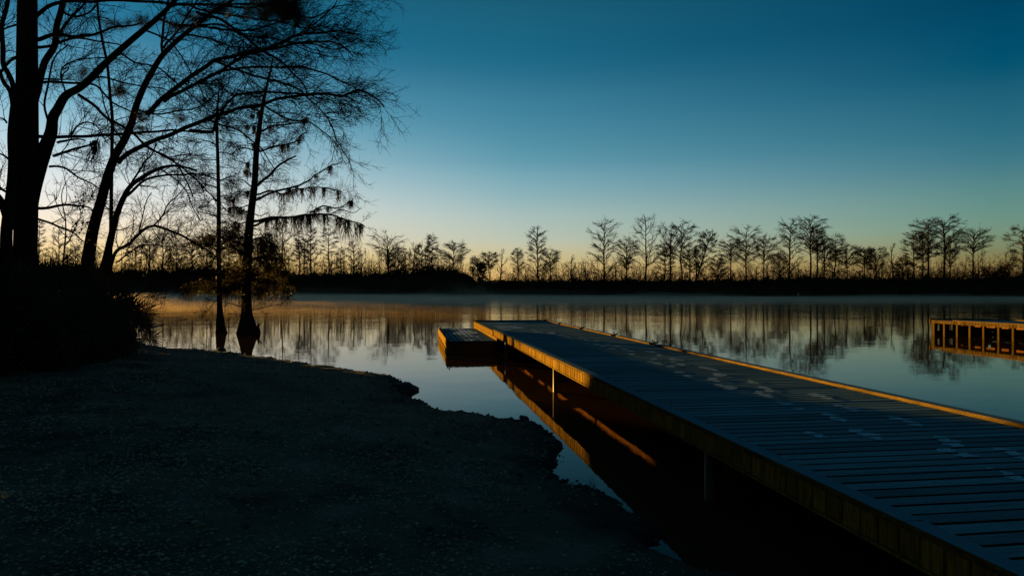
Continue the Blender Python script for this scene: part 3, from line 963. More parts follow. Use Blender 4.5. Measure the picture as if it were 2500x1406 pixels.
def needles(root, P, rad, n, base, seed, ln=0.16):
    r_ = np.random.default_rng(seed)
    m_ = MB()
    nt_ = max(6, int(n / 40))
    tips = P + r_.normal(size=(nt_, 3)) * np.array(rad) * 0.55
    # little shoots carrying the needle fans
    back = tips + (P - tips) * 0.4
    m_.segs(back - base, tips - base, np.full(nt_, 0.006), np.full(nt_, 0.004))
    ix = r_.integers(0, nt_, n)
    p0 = tips[ix] + r_.normal(size=(n, 3)) * 0.025
    d_ = r_.normal(size=(n, 3)); d_ /= np.linalg.norm(d_, axis=1)[:, None]
    p1 = p0 + d_ * ln * (0.6 + 0.6 * r_.random(n))[:, None]
    m_.segs(p0 - base, p1 - base, np.full(n, 0.0016), np.full(n, 0.0009))
    m_.build("needle_spray", M["needle"], root)

def rpx(px, d): return px / 2.0 / F * d

# --- the big pine, left of the picture
DA = 15.5
base = np.array([at(58, 711, DA)[0], DA, 0.42])
tp = limb_path([(56, 860), (58, 760), (61, 650), (63, 550), (66, 400), (66, 250), (66, 100), (67, -40), (69, -220), (72, -420)], DA, DA)
tr_ = np.interp(np.linspace(0, 1, len(tp)), [0, .12, .3, .6, 1], [rpx(62, DA), rpx(53, DA), rpx(50, DA), rpx(46, DA), rpx(34, DA)])
def LB(pts, w0, w1, da, db): return (limb_path(pts, da, db), rpx(w0, da), rpx(w1, db))
pl = [LB([(88, 40), (118, 16), (154, 5), (224, 4), (368, 5), (470, 12), (600, 10), (690, 22)], 10, 4, DA, DA - 1.5),
      LB([(86, 98), (128, 86), (179, 88), (218, 83), (272, 72), (346, 56)], 11, 4, DA, DA - 1.2),
      LB([(86, 116), (128, 110), (179, 93), (240, 100), (300, 112)], 8, 3, DA, DA + 1),
      LB([(86, 334), (134, 334), (198, 333), (272, 330), (320, 326), (384, 323), (450, 320), (514, 324)], 9, 4, DA, DA - .6),
      LB([(88, 209), (128, 203), (182, 203), (230, 208), (256, 230), (278, 253), (320, 276), (352, 300)], 7, 3, DA, DA + .8),
      LB([(90, 200), (130, 196), (172, 194)], 5, 3, DA, DA - .3),
      LB([(44, 138), (22, 150), (0, 180), (-30, 200)], 8, 4, DA, DA - .5),
      LB([(84, 508), (142, 505), (199, 503), (224, 509)], 8, 3, DA, DA - .4),
      LB([(48, 60), (20, 66), (-20, 80)], 6, 3, DA, DA),
      LB([(84, 532), (142, 553), (178, 567), (203, 589)], 6, 3, DA, DA + .5),
      LB([(88, -120), (200, -170), (360, -150), (560, -90), (660, -10)], 12, 4, DA, DA - 2)]
pine, _, _ = make_tree("pine_tree", "thick dark pine trunk rising out of the palmettos near the left edge", base, [(tp, tr_)], pl, "bark",
                       sec=3.0, tert=4, twigs=3, seclen=(.4, 1.1))
for i, (x, y, w, h, n, dd) in enumerate(((690, 12, .34, .24, 3600, -1.6), (655, -5, .30, .22, 2600, -1.4), (718, 30, .22, .18, 2200, -1.6), (610, 30, .2, .08, 500, -1.3), (645, 36, .2, .08, 700, -1.4),
                                         (545, 22, .2, .12, 700, -1.1), (720, -22, .25, .2, 1500, -1.6), (345, 52, .18, .08, 520, -1.2), (285, 62, .2, .07, 500, -.9), (292, 222, .14, .12, 620, .2),
                                         (348, 285, .20, .12, 760, .3), (205, 178, .09, .07, 260, -.2), (172, 188, .06, .04, 120, -.2), (418, 60, .18, .1, 460, -.8), (465, 40, .15, .08, 420, -.9),
                                         (345, 310, .1, .12, 260, .3), (440, 290, .14, .08, 300, .3), (130, 195, .07, .05, 120, -.2))):
    needles(pine, at(x, y, DA + dd), (w, w * .8, h), n, base, 100 + i)

# --- forked tree at the very left edge
DB = 14.2
base = np.array([at(10, 711, DB)[0], DB, 0.45])
t1 = limb_path([(4, 880), (8, 760), (14, 640), (16, 560), (27, 470), (31, 400), (28, 330), (33, 262)], DB, DB)
t2 = limb_path([(26, 560), (6, 500), (-14, 470), (-40, 440)], DB, DB)
t3 = limb_path([(20, 620), (50, 560), (44, 520)], DB, DB + .4)
lb = [LB([(33, 268), (22, 224), (8, 200), (0, 178), (-18, 140)], 12, 7, DB, DB - .4), LB([(33, 268), (32, 208), (22, 182), (8, 160), (2, 110), (4, 60), (20, 10), (28, -40)], 13, 9, DB, DB + .3),
      LB([(30, 400), (10, 380), (-20, 372)], 6, 3, DB, DB), LB([(20, 470), (-5, 455), (-40, 400)], 7, 3, DB, DB), LB([(16, 300), (0, 290), (-30, 300)], 5, 2, DB, DB)]
make_tree("forked_tree", "slender dark forked trunk leaning at the very left edge beside the pine", base,
          [(t1, np.linspace(rpx(32, DB), rpx(15, DB), len(t1))), (t2, np.linspace(rpx(20, DB), rpx(12, DB), len(t2)))], lb, "greybark", sec=6, tert=7, twigs=4, seclen=(.4, 1.1))

# --- hardwood whose limb sweeps up to the right from beside the pine
DC = 16.2
base = np.array([at(78, 711, DC)[0], DC, 0.40])
tc_ = limb_path([(62, 850), (64, 700), (68, 560), (76, 485), (93, 415), (107, 370), (124, 326), (129, 288), (141, 266), (160, 234), (192, 216), (224, 189), (256, 156), (288, 127),
                 (320, 99), (352, 72), (384, 45), (413, 17), (445, -22), (480, -70)], DC, DC - 1.0)
lc = [LB([(84, 250), (98, 195), (112, 154), (128, 112), (141, 64), (154, 19), (166, -40)], 17, 13, DC, DC + .6),
      LB([(124, 326), (112, 270), (115, 220), (124, 170), (140, 130), (165, 110)], 6, 3, DC, DC - .5),
      LB([(192, 232), (224, 253), (272, 294), (320, 320), (352, 357), (400, 378), (430, 402), (452, 440), (470, 480)], 8, 3, DC - .5, DC - 1.6),
      LB([(131, 381), (192, 362), (220, 350), (240, 340)], 7, 3, DC, DC - .8),
      LB([(140, 348), (180, 340), (208, 344)], 6, 3, DC, DC - .3),
      LB([(173, 330), (192, 307), (218, 301), (246, 320), (262, 350)], 5, 2, DC, DC - .4),
      LB([(157, 221), (149, 198), (150, 182), (168, 165)], 4, 3, DC, DC - .2),
      LB([(121, 407), (160, 412), (196, 436), (242, 464), (262, 500)], 6, 2, DC, DC - .7),
      LB([(154, 30), (190, 40), (224, 25), (260, -10)], 6, 3, DC + .5, DC), LB([(130, 100), (158, 60), (186, 30), (205, 10), (230, -20)], 7, 4, DC + .3, DC),
      LB([(480, 30), (530, 45), (578, 77), (610, 102), (642, 125), (690, 154), (722, 186), (742, 214), (750, 240)], 8, 3, DC - 1, DC - 1.6),
      LB([(413, 17), (450, 8), (514, 29), (610, 42), (674, 54), (738, 66), (790, 80), (825, 98)], 6, 2, DC - 1, DC - 2),
      LB([(352, 74), (400, 92), (430, 120), (480, 200), (500, 260)], 5, 2, DC - .9, DC - 1.5),
      LB([(288, 125), (330, 150), (390, 170), (440, 210), (510, 270), (560, 300)], 5, 2, DC - .7, DC - 1.6),
      LB([(224, 189), (262, 190), (330, 210), (390, 215), (430, 230)], 5, 2, DC - .6, DC - 1.2),
      LB([(384, 45), (430, 60), (500, 66), (560, 74), (640, 68), (720, 40), (770, 44), (820, 20), (860, 12)], 6, 2, DC - 1, DC - 2.4),
      LB([(160, 234), (150, 180), (170, 150), (240, 140), (300, 150)], 4, 2, DC - .5, DC - .6)]
make_tree("hardwood_tree", "bare hardwood whose thick limb sweeps up to the right in front of the pine", base,
          [(tc_, np.interp(np.linspace(0, 1, len(tc_)), [0, .25, .35, .5, .8, 1], [rpx(34, DC), rpx(32, DC), rpx(23, DC), rpx(17, DC), rpx(12, DC), rpx(7, DC)]))], lc, "greybark",
          sec=6.2, tert=6.5, twigs=3.5, seclen=(.5, 1.5), sdir=(.25, 0, 0))

# --- leaning hardwood B, its crown filling the upper left
DD = 17.5
base = np.array([at(208, 711, DD)[0], DD, 0.30])
td = limb_path([(196, 800), (208, 690), (220, 600), (229, 553), (249, 482), (262, 432), (282, 378), (301, 346), (320, 304), (330, 266), (346, 224), (362, 192), (390, 144),
                (416, 115), (448, 86), (480, 61), (510, 36), (546, 15), (578, -8), (620, -50)], DD, DD - 1.0)
ld = [LB([(288, 397), (320, 371), (352, 355), (400, 333), (464, 307), (499, 294), (530, 282), (578, 266), (642, 256), (690, 240), (770, 230), (830, 232), (870, 222), (900, 230), (922, 246), (938, 262)], 12, 3, DD, DD - 2.6),
      LB([(464, 318), (514, 323), (524, 310), (530, 288), (568, 243), (594, 227), (690, 229), (795, 230), (845, 236), (878, 254)], 8, 3, DD - .8, DD - 2.8),
      LB([(358, 278), (400, 240), (448, 198), (499, 166), (524, 150), (578, 133), (642, 122), (690, 102), (738, 85), (786, 82), (835, 78), (882, 84)], 12, 3, DD, DD - 2.2),
      LB([(400, 248), (450, 221), (514, 186), (546, 170), (594, 138), (674, 118), (738, 106), (800, 102), (845, 120), (862, 138)], 9, 3, DD, DD - 2.0),
      LB([(397, 132), (397, 64), (412, 0), (420, -40)], 7, 4, DD - .5, DD),
      LB([(546, 172), (642, 166), (738, 165), (818, 192), (858, 210), (876, 226)], 6, 2, DD - .8, DD - 2.4),
      LB([(399, 118), (440, 70), (470, 20), (500, -20)], 6, 3, DD - .6, DD),
      LB([(499, 294), (560, 310), (620, 345), (650, 380), (672, 420)], 5, 2, DD - 1, DD - 2),
      LB([(524, 150), (600, 180), (680, 200), (740, 228), (800, 290), (820, 340), (836, 366)], 6, 2, DD - 1, DD - 2.6),
      LB([(642, 256), (700, 290), (760, 300), (800, 330), (845, 380)], 5, 2, DD - 1.3, DD - 2.6),
      LB([(448, 86), (500, 92), (560, 110), (640, 128), (700, 180)], 5, 2, DD - .7, DD - 1.6),
      LB([(352, 357), (400, 380), (430, 400), (470, 430), (520, 480), (560, 520)], 6, 2, DD - .2, DD - 1.6),
      LB([(300, 346), (270, 300), (250, 240), (240, 180)], 5, 2, DD, DD + 1),
      LB([(330, 266), (380, 280), (440, 270), (500, 250), (560, 200)], 5, 2, DD - .2, DD - 1),
      LB([(546, 15), (600, 20), (680, 0), (740, -20)], 6, 3, DD - 1, DD - 2),
      LB([(480, 61), (540, 60), (600, 90), (680, 95), (760, 130), (830, 140)], 5, 2, DD - .9, DD - 2.2),
      LB([(738, 85), (780, 50), (810, 20), (830, -10)], 4, 2, DD - 1.8, DD - 2.4), LB([(690, 102), (760, 110), (830, 120), (880, 100)], 4, 2, DD - 1.8, DD - 2.6)]
make_tree("hardwood_tree", "tall leaning bare hardwood whose long twiggy limbs arch right over the water", base,
          [(td, np.interp(np.linspace(0, 1, len(td)), [0, .1, .2, .32, .5, .75, 1], [rpx(34, DD), rpx(27, DD), rpx(22, DD), rpx(18, DD), rpx(14, DD), rpx(10, DD), rpx(6, DD)]))], ld, "greybark",
          sec=5.6, tert=6.5, twigs=3.5, seclen=(.5, 1.8), sdir=(.45, 0, -.05), bias=(.03, 0, -.01))

# --- smaller hardwood C
DE = 18.6
base = np.array([at(250, 711, DE)[0], DE, 0.25])
te = limb_path([(238, 800), (246, 690), (262, 620), (273, 571), (285, 524), (302, 482), (320, 453), (356, 428), (391, 411), (430, 405), (480, 416)], DE, DE - 1.2)
le = [LB([(302, 482), (338, 453), (373, 432), (427, 425), (498, 427), (530, 440)], 7, 3, DE, DE - 1.5), LB([(309, 468), (341, 414), (352, 396), (368, 380), (380, 350)], 5, 3, DE, DE),
      LB([(256, 690), (270, 640), (284, 613), (313, 596), (338, 571), (373, 553), (409, 560), (444, 578), (498, 606), (530, 628)], 9, 4, DE, DE - 1.6),
      LB([(284, 640), (310, 620), (340, 600), (373, 600), (430, 600)], 4, 2, DE, DE - .8), LB([(373, 553), (395, 530), (410, 500), (430, 480), (455, 450)], 4, 2, DE - 1, DE - 1.4),
      LB([(285, 524), (262, 505), (240, 480)], 4, 2, DE, DE), LB([(391, 411), (430, 440), (460, 480), (490, 540)], 4, 2, DE - 1, DE - 1.6),
      LB([(338, 571), (345, 540), (352, 500), (370, 470)], 3, 2, DE - .6, DE - .6), LB([(273, 560), (300, 560), (330, 545), (350, 560)], 3, 1, DE, DE),
      LB([(404, 690), (405, 715), (402, 735), (396, 753)], 1.6, .8, DE - .8, DE - .8), LB([(262, 740), (320, 728), (370, 700), (420, 690), (455, 672)], 4, 2, DE - .2, DE - 1.2), LB([(270, 735), (330, 745), (352, 752)], 3, 2, DE - .2, DE - .6)]
make_tree("hardwood_tree", "small bare hardwood with a low arching branch over the palmettos", base,
          [(te, np.interp(np.linspace(0, 1, len(te)), [0, .3, .6, 1], [rpx(20, DE), rpx(15, DE), rpx(10, DE), rpx(4, DE)]))], le, "greybark",
          sec=6.5, tert=6, twigs=4, seclen=(.35, 1.1), sdir=(.15, 0, 0))

# --- thin pole pine behind
DF = 20.0
base = np.array([at(272, 711, DF)[0], DF, 0.2])
tf = limb_path([(268, 760), (270, 600), (272, 440), (273, 368), (274, 290), (269, 237), (262, 160), (250, 100), (240, 40), (236, -30)], DF, DF)
lf = [LB([(272, 300), (300, 318), (320, 320)], 3, 2, DF, DF), LB([(269, 237), (300, 225), (330, 240)], 3, 2, DF, DF), LB([(262, 160), (240, 170), (215, 180)], 3, 1, DF, DF),
      LB([(273, 368), (290, 360), (310, 372)], 3, 1, DF, DF)]
make_tree("thin_tree", "pencil-thin bare tree standing straight between the pine and the leaning hardwood", base,
          [(tf, np.linspace(rpx(9, DF), rpx(5, DF), len(tf)))], lf, "bark", sec=8, tert=5, twigs=3, seclen=(.3, .8))

# --- cypress 1 and cypress 2 standing in the river
DG = 32.2
b1 = np.array([at(538, 711, DG)[0], DG, 0.0])
t1 = limb_path([(541, 822), (539, 800), (537, 770), (536, 740), (535, 684), (534, 613), (534, 507), (533, 448), (531, 368), (529, 300), (532, 250), (536, 198)], DG, DG, 5)
s1 = np.linspace(0, 1, len(t1))
r1 = np.interp(s1, [0, .07, .12, .2, .3, .5, .8, 1], [rpx(36, DG), rpx(24, DG), rpx(22, DG), rpx(15, DG), rpx(12, DG), rpx(10, DG), rpx(7, DG), rpx(2, DG)])
l1 = []
r_ = random.Random(5)
for i in range(26):
    y = 250 + i * 17.5
    sg = 1 if i % 2 else -1
    w = r_.uniform(28, 62) * (0.5 + 0.5 * min(1, (y - 200) / 200))
    x0 = np.interp(y, [198, 300, 450, 684], [536, 529, 533, 535])
    l1.append(LB([(x0, y), (x0 + sg * w * .5, y - r_.uniform(-6, 12)), (x0 + sg * w, y + r_.uniform(-14, 14))], r_.uniform(2, 4), 1.2, DG, DG + r_.uniform(-1, 1)))
l1 += [LB([(535, 690), (500, 680), (470, 700), (440, 705)], 4, 1.5, DG, DG - .5), LB([(536, 730), (520, 742), (508, 760)], 2.5, 1, DG, DG),
       LB([(535, 615), (500, 596), (450, 585)], 5, 2, DG, DG + .6)]
cy1, pts1, _ = make_tree("cypress_tree", "thin straight bare cypress standing in the river, left of its stouter neighbour", b1, [(t1, r1)], l1, "bark",
                         sec=7, tert=7, twigs=3, seclen=(.35, 1.0), tr=0.0046)
b2 = np.array([at(605, 711, DG)[0], DG, 0.0])
t2 = limb_path([(605, 822), (604, 806), (603, 785), (602, 765), (602, 738), (603, 684), (605, 613), (610, 542), (619, 471), (622, 440), (626, 368), (632, 320), (639, 272), (648, 224), (661, 170), (668, 130)], DG, DG, 5)
s2 = np.linspace(0, 1, len(t2))
r2 = np.interp(s2, [0, .07, .13, .2, .28, .45, .5, .7, .9, 1], [rpx(64, DG), rpx(50, DG), rpx(38, DG), rpx(27, DG), rpx(23, DG), rpx(20, DG), rpx(17, DG), rpx(13, DG), rpx(6, DG), rpx(2, DG)])
main2 = [
    LB([(618, 541), (663, 532), (717, 530), (752, 524), (806, 524), (841, 535), (875, 545), (890, 552)], 7, 2, DG, DG - 2.2),
    LB([(618, 552), (640, 542), (663, 537), (700, 529)], 6, 4, DG, DG - .9),
    LB([(756, 520), (788, 503), (820, 508), (852, 496), (860, 485)], 4, 1.5, DG - 1.5, DG - 2.2),
    LB([(800, 524), (830, 512), (862, 520), (884, 508)], 3, 1.2, DG - 1.9, DG - 2.6),
    LB([(624, 489), (663, 471), (706, 459), (752, 443), (770, 428), (806, 407), (824, 400)], 6, 2, DG, DG - 1.8),
    LB([(624, 476), (663, 466), (690, 474), (717, 464), (770, 457), (812, 463), (836, 469)], 5, 1.5, DG, DG + 1.6),
    LB([(624, 455), (653, 432), (678, 407), (700, 392), (722, 381)], 7, 4, DG, DG - .9),
    LB([(628, 371), (674, 358), (722, 346), (735, 330), (750, 322)], 5, 2, DG, DG + 1.2),
    LB([(637, 322), (668, 307), (706, 304), (738, 294), (764, 266)], 5, 1.5, DG, DG - 1),
    LB([(642, 299), (693, 298), (740, 285)], 3, 1.5, DG, DG + .8), LB([(654, 200), (700, 190), (730, 150)], 3, 1.5, DG, DG + .4),
    LB([(648, 225), (620, 205), (590, 200)], 3, 1.5, DG, DG - .6), LB([(640, 272), (600, 262), (570, 270)], 4, 1.5, DG, DG + .6),
    LB([(627, 370), (590, 360), (560, 380)], 4, 1.5, DG, DG - .6), LB([(618, 460), (590, 440), (560, 445)], 4, 1.5, DG, DG + .6),
    LB([(610, 520), (590, 512), (572, 500), (562, 480)], 4, 1.5, DG, DG), LB([(606, 600), (570, 590), (538, 582), (500, 570)], 5, 2, DG, DG + 1),
    LB([(604, 640), (650, 625), (690, 640), (700, 670)], 5, 2, DG, DG - 1), LB([(604, 620), (560, 605), (530, 612)], 4, 2, DG, DG - .7),
    LB([(602, 757), (640, 752), (663, 745), (690, 742)], 3, 1.2, DG, DG - .8), LB([(602, 750), (580, 748), (560, 740), (548, 752)], 3, 1.2, DG, DG - .4),
    LB([(602, 760), (588, 770), (574, 790), (566, 800)], 2, 1, DG, DG - .4), LB([(604, 690), (640, 680), (680, 690)], 4, 2, DG, DG - 1),
    LB([(606, 590), (640, 580), (672, 600)], 5, 2, DG, DG - .5), LB([(603, 700), (560, 690), (520, 705)], 4, 2, DG, DG - 1)]
r_ = random.Random(9)
for i in range(26):
    y = 235 + i * 19; sg = 1 if i % 2 else -1
    x0 = np.interp(y, [170, 272, 368, 442, 542, 684, 738], [661, 639, 626, 622, 610, 603, 602]); w = r_.uniform(22, 60)
    main2.append(LB([(x0, y), (x0 + sg * w * .5, y - r_.uniform(-8, 10)), (x0 + sg * w, y + r_.uniform(-12, 16))], r_.uniform(2, 3.5), 1.2, DG, DG + r_.uniform(-1.2, 1.2)))
cy2, pts2, _ = make_tree("cypress_tree", "stout cypress standing in the river with a flared base and moss-hung limbs reaching right", b2, [(t2, r2)], main2, "bark",
                         sec=4.6, tert=6.5, twigs=3.2, seclen=(.5, 1.3), tr=0.0046)
# the knee beside its base
m_ = MB(); P = at(630, 818, DG) - b2
m_.tube(catmull([P + [-.12, 0, -.3], P + [-.03, 0, .15], P + [-.0, 0, .38], P + [.02, 0, .62]], 4), [.22, .2, .19, .17, .15, .13, .11, .09, .07, .05, .04, .03, .02], 9)
m_.tube([P + [.0, 0, .42], P + [.1, 0, .52], P + [.2, .02, .66]], [.04, .03, .012], 7)
m_.build("root_knee", M["bark"], cy2, True)
# moss
rr = random.Random(3)
def moss_on(root, base, path, n, l0, l1, w=.07):
    for i in range(n):
        t_ = rr.uniform(.08, .97); k_ = t_ * 12; a = int(min(k_, 11)); f_ = k_ - a
        P_ = path[a] * (1 - f_) + path[a + 1] * f_
        moss(root, P_, rr.uniform(l0, l1), w * rr.uniform(.6, 1.4), base, rr.randrange(99999), rr.randrange(20, 40))
moss_on(cy2, b2, pts2[0], 19, .35, 1.6, .09)
moss_on(cy2, b2, pts2[2], 5, .25, .5)
moss_on(cy2, b2, pts2[4], 5, .25, .6)
for ix in range(27, 51, 2): moss_on(cy2, b2, pts2[ix], 2, .3, .8, .06)
moss_on(cy2, b2, pts2[5], 8, .5, 1.2, .1)
moss_on(cy2, b2, pts2[7], 5, .3, .7, .08)
moss_on(cy2, b2, pts2[8], 5, .25, .5, .08)
for ix in (15, 17, 22, 23): moss_on(cy2, b2, pts2[ix], 4, .5, 1.4, .13)
for ix in (16, 18, 24): moss_on(cy2, b2, pts2[ix], 3, .4, 1.0, .1)
for j, (x, y) in enumerate(((640, 590), (650, 640), (672, 650), (690, 660), (700, 700), (655, 570), (680, 620), (630, 700), (560, 700), (590, 720))):
    moss(cy2, at(x, y, DG - .4), rr.uniform(.8, 1.7), .16, b2, 700 + j, 46)
moss_on(cy1, b1, pts1[-3], 4, .4, 1.1, .1)
for j in range(5): moss(cy1, at(534 + rr.uniform(-30, 30), rr.uniform(640, 740), DG), rr.uniform(.5, 1.1), .1, b1, 800 + j, 30)
# evergreen clumps in the shade of the trunk
for j, (x, y, w, h, n) in enumerate(((575, 600, 1.0, .35, 1500), (650, 610, .8, .5, 1700), (560, 570, .9, .35, 1100), (500, 590, .7, .3, 700), (600, 650, .8, .5, 1300), (670, 650, .5, .5, 900), (570, 700, 1.0, .4, 1200), (640, 715, .9, .35, 1100), (500, 705, .8, .3, 800))):
    m_ = MB(); C = at(x, y, DG + rr.uniform(-.4, .6)) + rng.normal(size=(n, 3)) * np.array([w, .5, h]) * .55
    m_.tris(C - b2, 0.035 + .03 * rng.random(n))
    m_.build("leaf_clump", M["leaf"], cy2)
moss(pine, at(232, 345, DA - .5), .85, .05, np.array(pine.location), 901, 36)

# ---------------------------------------------------------------- leafy sapling behind the pine's base
DS = 15.0
base = np.array([at(150, 711, DS)[0], DS, 0.35])
ts = limb_path([(150, 760), (150, 680), (158, 600), (160, 540), (150, 480), (162, 440)], DS, DS)
ls = [LB([(158, 600), (180, 560), (200, 520), (208, 470)], 3, 1, DS, DS - .3), LB([(160, 540), (140, 500), (128, 470)], 2.5, 1, DS, DS), LB([(155, 580), (190, 570), (215, 545)], 2.5, 1, DS, DS + .3),
      LB([(150, 640), (180, 610), (205, 590)], 3, 1, DS, DS)]
sap, ps, ex = make_tree("sapling", "thin sapling with a few dangling leaves right of the pine trunk", base, [(ts, np.linspace(.022, .007, len(ts)))], ls, "greybark", sec=8, tert=4, twigs=2, seclen=(.2, .6), cat="sapling")
m_ = MB()
for k_ in range(95):
    S_ = ex[0]; a = rng.integers(0, len(S_)); P_ = S_[a, rng.integers(2, 7)] - base
    l_ = .04 + .035 * rng.random(); th_ = rng.random() * 6.28; w_ = l_ * .32
    dx = np.array([math.cos(th_), math.sin(th_), 0]) * w_; dn = np.array([rng.normal() * .3, rng.normal() * .3, -1.0]); dn /= np.linalg.norm(dn)
    m_.add([P_, P_ + dn * l_ * .35 + dx, P_ + dn * l_ * .75 + dx * .7, P_ + dn * l_ * 1.1, P_ + dn * l_ * .75 - dx * .7, P_ + dn * l_ * .35 - dx], [[(0, 1, 2, 3, 4, 5)]])
tag(m_.build("leaves", M["leaf"], sap), kind="stuff")

# ---------------------------------------------------------------- palmettos
HUB = {}
def frond_mesh(seed):
    r_ = np.random.default_rng(seed)
    m_ = MB()
    pl_ = 0.8 + .35 * r_.random()
    stem = catmull([(0, 0, 0), (pl_ * .45, 0, pl_ * .12), (pl_, 0, pl_ * .05)], 4)
    m_.tube(stem, np.linspace(.012, .006, len(stem)), 5)
    hub = stem[-1]
    HUB[seed] = tuple(hub)
    n = 16
    for i in range(n):
        a = -1.6 + 3.2 * i / (n - 1) + r_.normal() * .02
        ln = (0.74 - 0.18 * abs(a) / 1.75) * r_.uniform(.85, 1.08)
        d_ = np.array([math.cos(a), math.sin(a), .05 + .1 * r_.random()]); s_ = np.array([-math.sin(a), math.cos(a), 0])
        w = .024
        mid = hub + d_ * ln * .5; tip = hub + d_ * ln + np.array([0, 0, -.05 - .06 * r_.random()])
        V_ = [hub, mid + s_ * w + [0, 0, .008], mid + [0, 0, -.008], mid - s_ * w + [0, 0, .008], tip]
        m_.add(V_, [[(0, 2, 1), (0, 3, 2), (1, 2, 4), (2, 3, 4)]])
    return m_.mesh("frond", M["palm"])
fr = [frond_mesh(i) for i in range(5)]
def palmetto(x, y, d, h, label, seed, n=16, lean=None):
    r_ = random.Random(seed)
    P = at(x, y, d)
    g = float(ground_z(np.array([P[0]]), np.array([P[1]]))[0])
    root = tag(empty("saw_palmetto", (P[0], P[1], g - .02)), label, "palmetto", "saw palmettos on the near bank")
    m_ = MB(); m_.tube([(0, 0, -.1), (.02, 0, h * .5), (0, .02, h)], [.07, .06, .05], 8); m_.build("stem", M["bark"], root)
    for i in range(n):
        o = obj("frond", fr[r_.randrange(5)], root, (0, 0, h * r_.uniform(.8, 1.0)))
        az_ = 2 * math.pi * i / n * 1.618 + r_.uniform(-.3, .3)
        if lean is not None and i < n // 3: az_ = lean + r_.uniform(-.9, .9)
        elv = r_.uniform(-.35, 1.25)
        s_ = r_.uniform(.62, .9) * (.82 if x > 285 else 1.0)
        o.rotation_mode = "XYZ"
        mtx = Matrix.Rotation(az_, 4, "Z") @ Matrix.Rotation(-elv, 4, "Y") @ Matrix.Rotation(r_.choice((-1, 1)) * r_.uniform(.75, 1.57), 4, "X")
        o.rotation_euler = mtx.to_euler(); o.scale = (s_, s_, s_)
    return root
def hero(root, x, y, d, dx, dz, scale, tilt, seed):
    '''one frond whose fan centre sits at photo point (x, y), pointing along (dx, dz) in the upright plane'''
    me = fr[seed % 5]
    hub = Vector(HUB[seed % 5])
    X_ = Vector((dx, random.Random(seed).uniform(-.25, .25), dz)).normalized()
    Z_ = Vector((0, -1, 0)); Z_ = (Z_ - X_ * Z_.dot(X_)).normalized()
    Z_ = (Matrix.Rotation(tilt, 3, X_) @ Z_).normalized()
    Y_ = Z_.cross(X_)
    R3 = Matrix((X_, Y_, Z_)).transposed()
    P = Vector(at(x, y, d))
    o = obj("frond", me, root)
    o.matrix_local = Matrix.Translation(P - root.location - (R3 @ hub) * scale) @ R3.to_4x4() @ Matrix.Scale(scale, 4)
pal = [(296, 800, 20.5, .6, "palmetto whose spiky fans stick out over the water at the bank's right end", 0.0),
       (312, 835, 20.0, .28, "low palmetto with a drooping fan brushing the waterline near the driftwood", -.2),
       (268, 790, 19.0, .8, "palmetto just behind the one overhanging the water", 0.3),
       (262, 800, 18.0, 1.0, "palmetto below the low arching branch of the small hardwood", None),
       (225, 780, 17.2, 1.15, "palmetto at the foot of the leaning hardwood", None),
       (185, 780, 16.4, 1.25, "palmetto between the leaning hardwood and the leafy sapling", None),
       (150, 770, 16.0, 1.35, "palmetto with upright fans under the leafy sapling", None),
       (112, 780, 15.2, 1.25, "palmetto hard against the right side of the pine trunk", None),
       (75, 800, 14.5, 1.1, "palmetto in front of the pine trunk", None),
       (35, 800, 14.0, 1.0, "palmetto at the foot of the forked trunk", None),
       (-5, 800, 13.8, 1.2, "palmetto cut off by the left edge of the picture", None),
       (130, 800, 15.6, .9, "lower palmetto in front of the upright-fanned one", None),
       (272, 830, 18.2, .5, "short palmetto on the bank just left of the drooping one", None),
       (282, 770, 21.2, .8, "tall palmetto rising behind the overhanging one, fans against the mist", 0.2),
           (296, 815, 19.4, .4, "palmetto whose lowest fans fold down over the bank's dark edge", -.4),
           (210, 830, 16.6, .6, "short palmetto in the dark middle of the thicket's front", None)]
PR = [palmetto(x, y, d, h, lab, 40 + i, 16 if x < 250 else 5, ln_) for i, (x, y, d, h, lab, ln_) in enumerate(pal)]
for (k_, x, y, d, dx, dz, sc_, ti) in ((0, 325, 768, 20.4, 1, .12, 1.1, .1), (0, 290, 748, 20.6, .6, .8, .8, .3), (0, 300, 800, 20.2, 1, -.1, .8, .5),
                                       (1, 345, 794, 20.0, 1, .05, 1.05, 1.38), (1, 352, 812, 19.9, 1, -.6, .7, .15), (1, 322, 824, 19.9, .7, -.7, .6, .2),
                                       (6, 150, 690, 15.9, .1, 1, .85, .1), (6, 178, 694, 15.9, .35, 1, .8, .2), (6, 128, 684, 15.9, -.25, 1, .85, .1), (7, 104, 688, 15.3, .1, 1, .8, .1),
                                       (5, 198, 700, 16.3, .3, 1, .8, .2), (5, 168, 686, 16.3, -.1, 1, .8, .3), (4, 228, 722, 17.1, .4, 1, .8, .2), (4, 246, 735, 17.2, .8, .8, .8, .2),
                                       (8, 84, 700, 14.6, -.2, 1, .8, .2), (3, 272, 745, 18.0, .6, .8, .75, .2), (9, 30, 700, 14.0, .2, 1, .8, .3), (2, 288, 752, 19.0, .7, .7, .8, .4)):
    hero(PR[k_], x, y, d, dx, dz, sc_, ti, int(x + y))

